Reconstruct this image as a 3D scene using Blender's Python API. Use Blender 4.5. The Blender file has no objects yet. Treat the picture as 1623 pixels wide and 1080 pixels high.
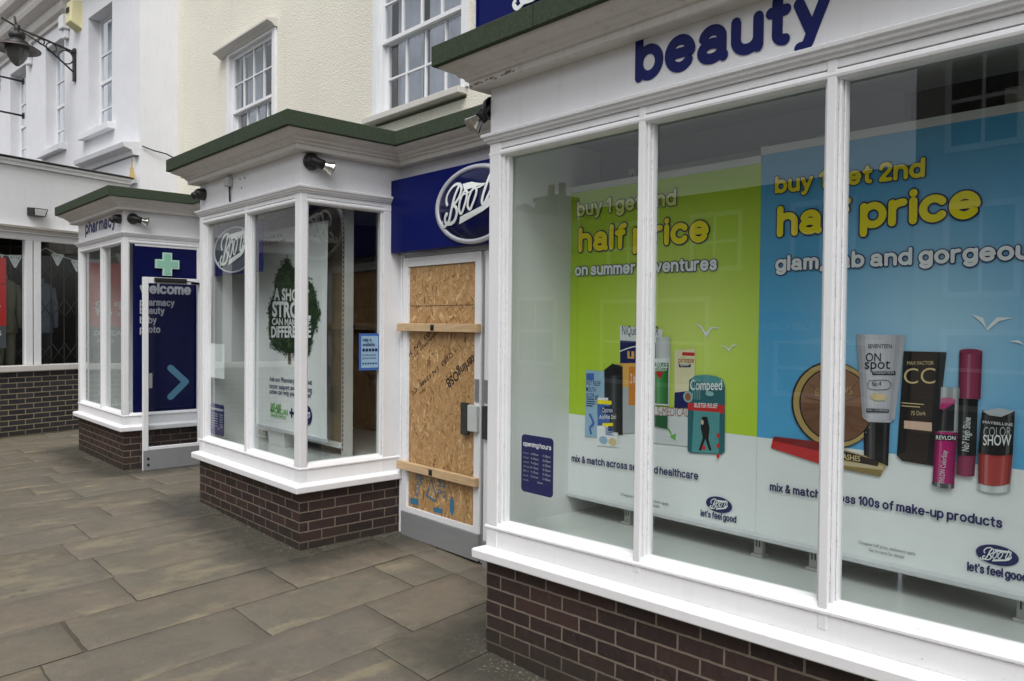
import bpy, bmesh, math, random
from mathutils import Vector, Matrix
random.seed(7)
S = bpy.context.scene
COL = S.collection
R = math.radians

# ------------------------------------------------------------------ camera, sky, sun, exposure
cam = bpy.data.cameras.new('camera'); camo = bpy.data.objects.new('camera', cam); COL.objects.link(camo)
S.camera = camo
cam.sensor_fit = 'HORIZONTAL'; cam.sensor_width = 36.0; cam.lens = 36.0 * 1228.93 / 1623.0
cam.clip_start = 0.05; cam.clip_end = 400
yaw, pitch, roll = R(47.3109), R(-1.1758), R(0.5556)
fw = Vector((-math.sin(yaw) * math.cos(pitch), math.cos(yaw) * math.cos(pitch), math.sin(pitch)))
rt = fw.cross(Vector((0, 0, 1))).normalized(); up = rt.cross(fw)
r2 = rt * math.cos(roll) + up * math.sin(roll); u2 = up * math.cos(roll) - rt * math.sin(roll)
mw = Matrix((r2, u2, -fw)).transposed().to_4x4(); mw.translation = (0, 0, 1.7)
camo.matrix_world = mw

SUN_EL, SUN_AZ = R(56), math.atan2(0.95, -1.0)       # azimuth measured from +Y
W = bpy.data.worlds.new('World'); S.world = W; W.use_nodes = True
nt = W.node_tree; nt.nodes.clear()
sky = nt.nodes.new('ShaderNodeTexSky'); sky.sky_type = 'NISHITA'; sky.sun_disc = False
sky.sun_elevation = SUN_EL; sky.sun_rotation = SUN_AZ; sky.dust_density = 4.0; sky.air_density = 1.0; sky.ozone_density = 1.0
hs = nt.nodes.new('ShaderNodeHueSaturation'); hs.inputs['Saturation'].default_value = 0.24
bg = nt.nodes.new('ShaderNodeBackground'); bg.inputs['Strength'].default_value = 0.138
wo = nt.nodes.new('ShaderNodeOutputWorld')
nt.links.new(sky.outputs[0], hs.inputs['Color']); nt.links.new(hs.outputs[0], bg.inputs['Color']); nt.links.new(bg.outputs[0], wo.inputs[0])
sl = bpy.data.lights.new('sun', 'SUN'); sl.energy = 1.2; sl.angle = R(32); sl.color = (1.0, 0.98, 0.955)
so = bpy.data.objects.new('sun', sl); COL.objects.link(so)
sd = Vector((math.sin(SUN_AZ) * math.cos(SUN_EL), math.cos(SUN_AZ) * math.cos(SUN_EL), math.sin(SUN_EL)))
so.rotation_euler = sd.to_track_quat('Z', 'Y').to_euler(); so.location = sd * 30
S.view_settings.view_transform = 'Standard'; S.view_settings.look = 'None'; S.view_settings.gamma = 1.0
S.view_settings.exposure = 0.40
S.cycles.max_bounces = 8; S.cycles.transparent_max_bounces = 16; S.cycles.use_denoising = True

# ------------------------------------------------------------------ materials
def nodes(name):
    m = bpy.data.materials.new(name); m.use_nodes = True
    n = m.node_tree; n.nodes.clear()
    o = n.nodes.new('ShaderNodeOutputMaterial')
    return m, n, o
def N(n, t, **k):
    x = n.nodes.new(t)
    for a, b in k.items(): setattr(x, a, b)
    return x
def lk(n, a, b): n.links.new(a, b)
def pos(n): return N(n, 'ShaderNodeNewGeometry').outputs['Position']
def noise(n, vec, scale, detail=4, rough=.55, stretch=None):
    if stretch:
        mp = N(n, 'ShaderNodeMapping'); mp.inputs['Scale'].default_value = stretch; lk(n, vec, mp.inputs['Vector']); vec = mp.outputs[0]
    t = N(n, 'ShaderNodeTexNoise'); t.inputs['Scale'].default_value = scale; t.inputs['Detail'].default_value = detail
    t.inputs['Roughness'].default_value = rough; lk(n, vec, t.inputs['Vector']); return t.outputs['Fac']
def ramp(n, fac, stops):
    r = N(n, 'ShaderNodeValToRGB'); e = r.color_ramp.elements
    while len(e) < len(stops): e.new(.5)
    for i, (p, c) in enumerate(stops):
        e[i].position = p; e[i].color = (*c, 1) if len(c) == 3 else c
    lk(n, fac, r.inputs[0]); return r.outputs[0]
def mixc(n, fac, a, b, bt='MIX'):
    x = N(n, 'ShaderNodeMix', data_type='RGBA', blend_type=bt)
    for s, v in ((0, fac), (6, a), (7, b)):
        if hasattr(v, 'is_linked') or hasattr(v, 'links'): lk(n, v, x.inputs[s])
        else: x.inputs[s].default_value = v if s == 0 else (*v, 1)
    return x.outputs[2]
def bump(n, h, strength, dist=.01):
    b = N(n, 'ShaderNodeBump'); b.inputs['Strength'].default_value = strength; b.inputs['Distance'].default_value = dist
    lk(n, h, b.inputs['Height']); return b.outputs[0]
def bsdf(n, o, col, rough=.5, metal=0, nrm=None, spec=.5, coat=0):
    p = N(n, 'ShaderNodeBsdfPrincipled')
    if hasattr(col, 'links'): lk(n, col, p.inputs['Base Color'])
    else: p.inputs['Base Color'].default_value = (*col, 1)
    p.inputs['Metallic'].default_value = metal; p.inputs['Specular IOR Level'].default_value = spec
    p.inputs['Coat Weight'].default_value = coat; p.inputs['Coat Roughness'].default_value = .08
    if hasattr(rough, 'links'): lk(n, rough, p.inputs['Roughness'])
    else: p.inputs['Roughness'].default_value = rough
    if nrm: lk(n, nrm, p.inputs['Normal'])
    lk(n, p.outputs[0], o.inputs[0]); return p
def plain(name, col, rough=.5, metal=0, var=.06, sc=9, bs=0, bsc=40, spec=.5, coat=0, stretch=None):
    m, n, o = nodes(name); P = pos(n)
    f = noise(n, P, sc, 5, .6, stretch)
    c = ramp(n, f, [(.25, [max(0, x * (1 - var)) for x in col]), (.75, [min(1, x * (1 + var)) for x in col])])
    nr = bump(n, noise(n, P, bsc, 3), bs, .004) if bs else None
    bsdf(n, o, c, rough, metal, nr, spec, coat); return m
def paint(name, col, grime=(.36, .32, .25), amt=.5, rough=.42, edge=.8):
    m, n, o = nodes(name); P = pos(n)
    f1 = noise(n, P, 1.7, 6, .65); f2 = noise(n, P, 20, 7, .72, (1, 1, .16))
    base = ramp(n, f1, [(.3, [x * .93 for x in col]), (.7, col)])
    spots = ramp(n, f2, [(.53, (0, 0, 0)), (.78, (amt, amt, amt))])
    c = mixc(n, spots, base, grime)
    fl = noise(n, P, 85, 4, .65)
    chips = ramp(n, fl, [(.70, (0, 0, 0)), (.715, (.8, .8, .8))])
    c = mixc(n, chips, c, (.27, .22, .17))
    bv = N(n, 'ShaderNodeBevel'); bv.samples = 4; bv.inputs['Radius'].default_value = .007
    ge = N(n, 'ShaderNodeNewGeometry'); dt = N(n, 'ShaderNodeVectorMath', operation='DOT_PRODUCT'); lk(n, bv.outputs[0], dt.inputs[0]); lk(n, ge.outputs['Normal'], dt.inputs[1])
    ed = ramp(n, dt.outputs['Value'], [(.80, (1, 1, 1)), (.97, (0, 0, 0))])
    en = ramp(n, noise(n, P, 34, 6, .75), [(.52, (0, 0, 0)), (.60, (edge, edge, edge))])
    mm = N(n, 'ShaderNodeMath', operation='MULTIPLY'); lk(n, ed, mm.inputs[0]); lk(n, en, mm.inputs[1])
    c = mixc(n, mm.outputs[0], c, (.24, .20, .16))
    h1 = noise(n, P, 16, 5, .6, (1, 1, .35)); h2 = noise(n, P, 120, 3, .6, (1, 1, .12))
    ad = N(n, 'ShaderNodeMath', operation='MULTIPLY_ADD'); ad.inputs[1].default_value = .12; lk(n, h2, ad.inputs[0]); lk(n, h1, ad.inputs[2])
    bsdf(n, o, c, ramp(n, f2, [(.3, (rough - .1,) * 3), (.7, (rough + .25,) * 3)]), 0, bump(n, ad.outputs[0], .2, .005)); return m
def brick(name, c1, c2, c3, mortar, width=.225, row=.0745, msize=.0095, voff=.0115, uoff=0, rgh=.55):
    m, n, o = nodes(name)
    uv = N(n, 'ShaderNodeUVMap').outputs[0]
    mp = N(n, 'ShaderNodeMapping'); mp.inputs['Location'].default_value = (uoff, voff, 0); lk(n, uv, mp.inputs['Vector'])
    P = pos(n)
    wob = N(n, 'ShaderNodeTexNoise'); wob.inputs['Scale'].default_value = 22; lk(n, P, wob.inputs['Vector'])
    wm = N(n, 'ShaderNodeVectorMath', operation='SCALE'); wm.inputs['Scale'].default_value = .006; lk(n, wob.outputs['Color'], wm.inputs[0])
    va = N(n, 'ShaderNodeVectorMath', operation='ADD'); lk(n, mp.outputs[0], va.inputs[0]); lk(n, wm.outputs[0], va.inputs[1])
    b = N(n, 'ShaderNodeTexBrick'); b.offset = .5
    b.inputs['Scale'].default_value = 1; b.inputs['Brick Width'].default_value = width; b.inputs['Row Height'].default_value = row
    b.inputs['Mortar Size'].default_value = msize; b.inputs['Mortar Smooth'].default_value = .15; b.inputs['Bias'].default_value = -.1
    b.inputs['Color1'].default_value = (0, 0, 0, 1); b.inputs['Color2'].default_value = (1, 1, 1, 1); b.inputs['Mortar'].default_value = (.5, .5, .5, 1)
    lk(n, va.outputs[0], b.inputs['Vector'])
    bc = ramp(n, b.outputs['Color'], [(0, c1), (.55, c2), (1, c3)])
    f = noise(n, P, 45, 6, .7)
    bc = mixc(n, ramp(n, f, [(.35, (0, 0, 0)), (.75, (.5, .5, .5))]), bc, [x * 1.9 + .01 for x in c2])
    fp = noise(n, P, 160, 2, .5)
    bc = mixc(n, ramp(n, fp, [(.72, (0, 0, 0)), (.78, (.6, .6, .6))]), bc, (.3, .27, .23))
    mc = mixc(n, noise(n, P, 18, 5), [x * .6 for x in mortar], [x * 1.2 for x in mortar])
    sal = ramp(n, noise(n, P, 6, 7, .75), [(.60, (0, 0, 0)), (.78, (.35, .35, .35))]); bc = mixc(n, sal, bc, (.17, .15, .135))
    c = mixc(n, b.outputs['Fac'], bc, mc)
    sep = N(n, 'ShaderNodeSeparateXYZ'); lk(n, P, sep.inputs[0])
    zz = N(n, 'ShaderNodeMath', operation='MULTIPLY_ADD'); zz.inputs[1].default_value = -.22; lk(n, noise(n, P, 7, 6, .7), zz.inputs[0]); lk(n, sep.outputs[2], zz.inputs[2])
    c = mixc(n, ramp(n, mapr(n, zz.outputs[0], -.12, .03), [(0, (.55, .55, .55)), (1, (0, 0, 0))]), c, (.04, .037, .028))
    inv = N(n, 'ShaderNodeMath', operation='SUBTRACT'); inv.inputs[0].default_value = 1; lk(n, b.outputs['Fac'], inv.inputs[1])
    ad = N(n, 'ShaderNodeMath', operation='MULTIPLY_ADD'); ad.inputs[1].default_value = .25; lk(n, f, ad.inputs[0]); lk(n, inv.outputs[0], ad.inputs[2])
    bsdf(n, o, c, ramp(n, f, [(.3, (rgh - .15,) * 3), (.7, (rgh + .2,) * 3)]), 0, bump(n, ad.outputs[0], .8, .006), .3); return m
def glass(name, ior=.07, tint=(.93, .96, .95), rough=0.0):
    m, n, o = nodes(name)
    t = N(n, 'ShaderNodeBsdfTransparent'); t.inputs[0].default_value = (*tint, 1)
    g = N(n, 'ShaderNodeBsdfGlossy'); g.inputs['Roughness'].default_value = rough; g.inputs[0].default_value = (1, 1, 1, 1)
    b = bump(n, noise(n, pos(n), 1.3, 2), .02, .02); lk(n, b, g.inputs['Normal'])
    ge = N(n, 'ShaderNodeNewGeometry'); dt = N(n, 'ShaderNodeVectorMath', operation='DOT_PRODUCT'); lk(n, ge.outputs['Incoming'], dt.inputs[0]); lk(n, ge.outputs['True Normal'], dt.inputs[1])
    ab = N(n, 'ShaderNodeMath', operation='ABSOLUTE'); lk(n, dt.outputs['Value'], ab.inputs[0])
    om = N(n, 'ShaderNodeMath', operation='SUBTRACT', use_clamp=True); om.inputs[0].default_value = 1; lk(n, ab.outputs[0], om.inputs[1])
    pw = N(n, 'ShaderNodeMath', operation='POWER'); lk(n, om.outputs[0], pw.inputs[0]); pw.inputs[1].default_value = 4
    f = N(n, 'ShaderNodeMath', operation='MULTIPLY_ADD', use_clamp=True); lk(n, pw.outputs[0], f.inputs[0]); f.inputs[1].default_value = 1 - ior; f.inputs[2].default_value = ior
    x = N(n, 'ShaderNodeMixShader'); lk(n, f.outputs[0], x.inputs[0]); lk(n, t.outputs[0], x.inputs[1]); lk(n, g.outputs[0], x.inputs[2])
    lk(n, x.outputs[0], o.inputs[0]); return m
def stucco(name, col, sc=55, st=.9):
    m, n, o = nodes(name); P = pos(n)
    v = N(n, 'ShaderNodeTexVoronoi', feature='SMOOTH_F1'); v.inputs['Scale'].default_value = sc * .45; lk(n, P, v.inputs['Vector'])
    f = noise(n, P, sc * .5, 5, .6); f0 = noise(n, P, .55, 5, .6)
    ad = N(n, 'ShaderNodeMath', operation='ADD'); lk(n, v.outputs['Distance'], ad.inputs[0]); lk(n, f, ad.inputs[1])
    c = ramp(n, f0, [(.3, [x * .9 for x in col]), (.7, col)])
    st2 = ramp(n, noise(n, P, 2.2, 6, .7, (3, 3, .35)), [(.58, (0, 0, 0)), (.8, (.35, .35, .35))])
    c = mixc(n, st2, c, (.42, .38, .30))
    bsdf(n, o, c, .85, 0, bump(n, ad.outputs[0], st, .02), .2); return m
def osb(name):
    m, n, o = nodes(name); P = pos(n)
    def layer(rot, sx, sz, off):
        mp = N(n, 'ShaderNodeMapping'); mp.inputs['Rotation'].default_value = (0, R(rot), 0); mp.inputs['Location'].default_value = (off, 0, off * 1.7)
        lk(n, P, mp.inputs['Vector'])
        wb = N(n, 'ShaderNodeTexNoise'); wb.inputs['Scale'].default_value = 9; wb.inputs['Detail'].default_value = 3; lk(n, P, wb.inputs['Vector'])
        sc = N(n, 'ShaderNodeVectorMath', operation='SCALE'); sc.inputs['Scale'].default_value = .05; lk(n, wb.outputs['Color'], sc.inputs[0])
        ad = N(n, 'ShaderNodeVectorMath', operation='ADD'); lk(n, mp.outputs[0], ad.inputs[0]); lk(n, sc.outputs[0], ad.inputs[1])
        m2 = N(n, 'ShaderNodeMapping'); m2.inputs['Scale'].default_value = (sx, .01, sz); lk(n, ad.outputs[0], m2.inputs['Vector'])
        v = N(n, 'ShaderNodeTexVoronoi'); v.inputs['Scale'].default_value = 1; lk(n, m2.outputs[0], v.inputs['Vector'])
        e = N(n, 'ShaderNodeTexVoronoi', feature='DISTANCE_TO_EDGE'); e.inputs['Scale'].default_value = 1; lk(n, m2.outputs[0], e.inputs['Vector'])
        s = N(n, 'ShaderNodeSeparateColor'); lk(n, v.outputs['Color'], s.inputs[0])
        return s, e.outputs['Distance']
    a, ea = layer(30, 12, 62, 0); b, eb = layer(-48, 15, 74, 3.1); c_, ec = layer(82, 12, 60, 7.7)
    stops = [(0, (.18, .095, .038)), (.10, (.35, .20, .082)), (.5, (.44, .27, .118)), (.9, (.51, .33, .155)), (1, (.66, .48, .27))]
    ca, cb, cc = ramp(n, a.outputs[0], stops), ramp(n, b.outputs[0], stops), ramp(n, c_.outputs[0], stops)
    pick = lambda s: ramp(n, s, [(.48, (0, 0, 0)), (.5, (1, 1, 1))])
    c = mixc(n, pick(a.outputs[1]), ca, cb); c = mixc(n, pick(b.outputs[2]), c, cc)
    gr = noise(n, P, 30, 5, .7, (1, 1, 3)); c = mixc(n, ramp(n, gr, [(.45, (0, 0, 0)), (.8, (.5, .5, .5))]), c, (.24, .13, .055))
    mx = N(n, 'ShaderNodeMath', operation='MINIMUM'); lk(n, ea, mx.inputs[0]); lk(n, eb, mx.inputs[1])
    edge = ramp(n, mx.outputs[0], [(0, (.35, .35, .35)), (.03, (0, 0, 0))]); c = mixc(n, edge, c, (.17, .085, .03))
    bsdf(n, o, c, .62, 0, bump(n, mx.outputs[0], .35, .004), .3); return m
def wood(name, col):
    m, n, o = nodes(name); P = pos(n)
    f = noise(n, P, 7, 6, .6, (1, 8, 14)); k = noise(n, P, 5, 2)
    c = ramp(n, f, [(.3, [x * .72 for x in col]), (.6, col), (.8, [min(1, x * 1.12) for x in col])])
    c = mixc(n, ramp(n, k, [(.68, (0, 0, 0)), (.76, (.7, .7, .7))]), c, [x * .4 for x in col])
    bsdf(n, o, c, .6, 0, bump(n, f, .2, .003), .3); return m
def flags(name):
    m, n, o = nodes(name); P = pos(n)
    at = N(n, 'ShaderNodeAttribute', attribute_name='tint'); t = at.outputs['Fac']
    base = ramp(n, t, [(0, (.140, .122, .090)), (.35, (.162, .142, .104)), (.65, (.156, .138, .112)), (.85, (.176, .156, .114)), (1, (.180, .145, .110))])
    # per slab offset so that stains do not run across joints
    of = N(n, 'ShaderNodeCombineXYZ'); m1 = N(n, 'ShaderNodeMath', operation='MULTIPLY'); m1.inputs[1].default_value = 37; lk(n, t, m1.inputs[0]); lk(n, m1.outputs[0], of.inputs[0]); lk(n, m1.outputs[0], of.inputs[2])
    va = N(n, 'ShaderNodeVectorMath', operation='ADD'); lk(n, P, va.inputs[0]); lk(n, of.outputs[0], va.inputs[1]); Q = va.outputs[0]
    f = noise(n, Q, 2.2, 8, .7); base = mixc(n, ramp(n, f, [(.38, (0, 0, 0)), (.66, (.75, .75, .75))]), base, (.118, .108, .086))
    f9 = noise(n, Q, 5.5, 8, .72, (1, .5, 1)); base = mixc(n, ramp(n, f9, [(.50, (0, 0, 0)), (.64, (.6, .6, .6))]), base, (.205, .162, .118))
    g = noise(n, Q, 3.6, 7, .68, (1, .4, 1)); base = mixc(n, ramp(n, g, [(.55, (0, 0, 0)), (.63, (.5, .5, .5)), (.75, (.75, .75, .75))]), base, (.285, .245, .155))
    g2 = noise(n, Q, 9, 6, .7); base = mixc(n, ramp(n, g2, [(.56, (0, 0, 0)), (.70, (.55, .55, .55))]), base, (.088, .080, .064))
    s = noise(n, P, 230, 3, .7); base = mixc(n, ramp(n, s, [(.36, (.55, .55, .55)), (.52, (0, 0, 0))]), base, (.085, .075, .058))
    s2 = noise(n, P, 150, 2, .6); base = mixc(n, ramp(n, s2, [(.62, (0, 0, 0)), (.72, (.5, .5, .5))]), base, (.30, .265, .20))
    # damp algae and grit along the foot of the shop fronts, broken up by noise
    da = N(n, 'ShaderNodeAttribute', attribute_name='damp').outputs['Fac']
    st = noise(n, P, 3.2, 8, .75)
    ma = N(n, 'ShaderNodeMath', operation='MULTIPLY_ADD'); ma.inputs[1].default_value = 1.0; lk(n, st, ma.inputs[0]); lk(n, da, ma.inputs[2])
    base = mixc(n, ramp(n, mapr(n, ma.outputs[0], .72, 1.2), [(0, (0, 0, 0)), (1, (.88, .88, .88))]), base, (.042, .041, .033))
    grit = noise(n, P, 48, 6, .8)
    gm = N(n, 'ShaderNodeMath', operation='MULTIPLY'); lk(n, ramp(n, grit, [(.56, (0, 0, 0)), (.62, (1, 1, 1))]), gm.inputs[0]); lk(n, mapr(n, ma.outputs[0], 1.1, 1.5), gm.inputs[1])
    base = mixc(n, gm.outputs[0], base, (.30, .27, .19))
    v = N(n, 'ShaderNodeTexVoronoi'); v.inputs['Scale'].default_value = 2.6; v.inputs['Randomness'].default_value = 1; lk(n, P, v.inputs['Vector'])
    gum = ramp(n, v.outputs['Distance'], [(.045, (.75, .75, .75)), (.06, (0, 0, 0))]); base = mixc(n, gum, base, (.075, .068, .056))
    h = noise(n, P, 13, 8, .68); h2 = noise(n, P, 120, 3, .7)
    ad = N(n, 'ShaderNodeMath', operation='MULTIPLY_ADD'); ad.inputs[1].default_value = .22; lk(n, h2, ad.inputs[0]); lk(n, h, ad.inputs[2])
    bsdf(n, o, base, ramp(n, f, [(.35, (.45,) * 3), (.65, (.68,) * 3)]), 0, bump(n, ad.outputs[0], .5, .012), .4); return m
def mapr(n, v, a, b):
    x = N(n, 'ShaderNodeMapRange'); x.inputs[1].default_value = a; x.inputs[2].default_value = b; lk(n, v, x.inputs[0]); return x.outputs[0]

MW = paint('white_gloss_paint', (.765, .775, .795), amt=.17)
MSILL = paint('white_sill_paint', (.82, .825, .84), amt=.12, rough=.5)
MWD = paint('weathered_white_paint', (.61, .585, .555), amt=.5)
MWB = paint('white_masonry_paint', (.72, .73, .76), amt=.16, rough=.7)
MCR = stucco('cream_roughcast', (.77, .745, .645), 150, .4)
MCRW = stucco('cream_smooth_render', (.72, .71, .64), 20, .25)
MBR = brick('brown_engineering_brick', (.021, .0145, .0135), (.033, .021, .019), (.056, .028, .023), (.20, .165, .13), msize=.0055)
MBK = brick('dark_blue_brick', (.016, .015, .017), (.028, .026, .028), (.042, .038, .038), (.30, .255, .165), .235, .078, .0068, 0)
MFELT = plain('green_mineral_felt', (.052, .068, .047), .95, 0, .3, 60, .9, 240, .1)
MGL = glass('shop_window_glass')
MGU = glass('upper_window_glass', .10, (.85, .88, .9))
MGD = glass('door_glass', .035, (.95, .96, .97))
MRAIL = plain('poster_rail', (.50, .53, .54), .45)
MGRL = plain('dark_grille', (.06, .058, .055), .6)
MOSB = osb('strand_board')
MTIM = wood('new_pine', (.58, .41, .235))
MEND = wood('end_grain_pine', (.40, .33, .26))
MST = flags('york_stone'); MJT = plain('stone_joint_mortar', (.07, .06, .045), .9, 0, .3, 30, .5, 80)
MASPH = plain('street_paving', (.16, .15, .135), .8, 0, .2, 3, .3, 60)
MBLK = plain('black_plastic', (.012, .012, .013), .42, 0, .2)
MIRON = plain('black_cast_iron', (.016, .015, .016), .5, 0, .3, 30, .3, 80)
MCU = plain('aged_bronze', (.075, .062, .058), .45, .6, .3, 20)
MSTEEL = plain('brushed_kickplate', (.30, .31, .32), .5, .35, .07, 12, .15, 60, stretch=(.3, 1, 6))
MALU = plain('grey_aluminium', (.45, .46, .47), .35, .8, .05)
MPOST = plain('grey_powder_coat', (.42, .43, .41), .5, 0, .05)
MFLOOR = plain('display_floor_laminate', (.50, .54, .52), .22, 0, .05, 2)
MINT = plain('display_lining', (.30, .32, .32), .8, 0, .05, 2)
MINW = plain('white_display_panel', (.62, .64, .64), .6, 0, .04, 2)
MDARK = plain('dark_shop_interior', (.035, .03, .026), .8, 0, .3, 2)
MTAN = plain('tan_shelf_back', (.20, .17, .115), .7, 0, .05, 3)
MOCH = plain('ochre_display', (.13, .085, .035), .7, 0, .3, 4)
MNAVY = plain('navy_sign_enamel', (.004, .008, .092), .3, 0, .05, 2, spec=.08)
MINK = plain('navy_vinyl', (.006, .011, .11), .4, 0, .05, 3, spec=.2)
MDNAVY = plain('deep_navy_vinyl', (.005, .007, .055), .3, 0, .1, 2, spec=.08)
MSIL = plain('satin_silver', (.56, .58, .64), .42, .3, .05)
MBULB = plain('bulb_mirror', (.8, .79, .74), .08, 1, .03)
MLENS = plain('bulb_front_glass', (.30, .29, .25), .12, .2, .2, 40)
def pr(name, c, rough=.38, var=.03): return plain(name, c, rough, 0, var, 6, spec=.2)
def glow(name, c0, c1, cx, cz, rad):
    m, n, o = nodes(name); P = pos(n)
    v = N(n, 'ShaderNodeVectorMath', operation='DISTANCE'); lk(n, P, v.inputs[0]); v.inputs[1].default_value = (cx, 3.3, cz)
    r = N(n, 'ShaderNodeValToRGB'); lk(n, mapr(n, v.outputs['Value'], 0, rad), r.inputs[0]); e = r.color_ramp.elements; r.color_ramp.interpolation = 'EASE'; e[0].color = (*c1, 1); e[1].color = (*c0, 1)
    bsdf(n, o, r.outputs[0], .4, spec=.12); return m
C = dict(white=pr('print_white', (.72, .76, .76)), lime=glow('print_lime', (.41, .60, .035), (.57, .72, .17), -2.30, 1.72, .75), lime2=pr('print_lime_shade', (.30, .47, .04)), blue=glow('print_sky_blue', (.085, .36, .63), (.33, .57, .74), -1.13, 1.72, .70),
 ink=pr('print_navy', (.012, .016, .10)), yel=pr('print_yellow', (.84, .72, .012)), yel2=pr('print_pale_yellow', (.70, .76, .22)), pale=pr('print_pale_white', (.75, .79, .80)), black=pr('print_black', (.012, .012, .014)), dbrown=pr('print_dark_brown', (.03, .022, .018)),
 gold=pr('print_gold', (.42, .31, .12)), brown=pr('print_bronze', (.17, .085, .05)), brown2=pr('print_bronze_light', (.24, .13, .08)), silver=pr('print_silver', (.50, .51, .56)), silver2=pr('print_silver_shade', (.36, .37, .43)), sand=pr('print_sand', (.62, .50, .26)), skin=pr('print_nude', (.62, .43, .33)),
 magenta=pr('print_magenta', (.42, .015, .15)), plum=pr('print_plum', (.27, .045, .10)), plum2=pr('print_plum_shade', (.17, .03, .065)), coral=pr('print_coral', (.40, .055, .05)), coral2=pr('print_coral_shade', (.27, .035, .035)), grey=pr('print_grey', (.40, .44, .46)), lgrey=pr('print_light_grey', (.58, .62, .63)), dgrey=pr('print_dark_grey', (.09, .10, .11)),
 red=pr('print_red', (.50, .03, .03)), dred=pr('print_dark_red', (.20, .02, .02)), lb=pr('print_pale_blue', (.28, .45, .60)), mb=pr('print_mid_blue', (.05, .13, .40)), orange=pr('print_orange', (.62, .22, .035)), orange2=pr('print_light_orange', (.70, .40, .10)), green=pr('print_green', (.04, .25, .06)), grn2=pr('print_leaf_green', (.14, .42, .08)), dgreen=pr('print_deep_green', (.02, .10, .04)),
 cream=pr('print_cream', (.70, .66, .42)), teal=pr('print_teal', (.025, .12, .14)), teal2=pr('print_light_teal', (.08, .28, .29)), teal3=pr('print_pale_teal', (.25, .45, .46)), rust=pr('print_rust', (.30, .10, .05)), mint=pr('mint_plastic', (.24, .47, .36), .4), mint2=pr('mint_plastic_rim', (.42, .62, .53), .4), chev=pr('chevron_blue', (.10, .26, .38)), sgrey=pr('sign_grey_white', (.42, .44, .47)), leafA=pr('leaf_dark', (.010, .026, .012)), leafB=pr('leaf_mid', (.02, .055, .018)), leafC=pr('leaf_light', (.06, .12, .04)), sh1=pr('print_shade_one', (.66, .70, .705)), sh2=pr('print_shade_two', (.60, .64, .65)), sh3=pr('print_shade_three', (.53, .57, .58)), bark=pr('bark', (.10, .07, .045)), stampk=pr('stamp_black', (.035, .025, .02), .7), stampb=pr('stamp_blue', (.05, .17, .28), .7))
# ------------------------------------------------------------------ mesh helpers
_meas = {}
def font_mesh(s, offset=0.0, extrude=0.0, shear=0.0):
    cu = bpy.data.curves.new('lettering', 'FONT'); cu.body = s; cu.offset = offset; cu.extrude = extrude; cu.shear = shear; cu.resolution_u = 4
    o = bpy.data.objects.new('lettering', cu); me = bpy.data.meshes.new_from_object(o)
    vs = [tuple(v.co) for v in me.vertices]; fs = [tuple(p.vertices) for p in me.polygons]
    bpy.data.objects.remove(o); bpy.data.meshes.remove(me); bpy.data.curves.remove(cu)
    return vs, fs
def asc():
    if 'h' not in _meas:
        vs, _ = font_mesh('h'); _meas['h'] = max(v[1] for v in vs)
    return _meas['h']
class FR:                       # drawing plane facing -Y at depth y (u = x, v = z, d towards the street)
    def __init__(s, y): s.y = y
    def __call__(s, u, v, d=0): return (u, s.y - d, v)
class RT:                       # drawing plane facing +X (u = y, v = z)
    def __init__(s, x): s.x = x
    def __call__(s, u, v, d=0): return (s.x + d, u, v)
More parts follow.
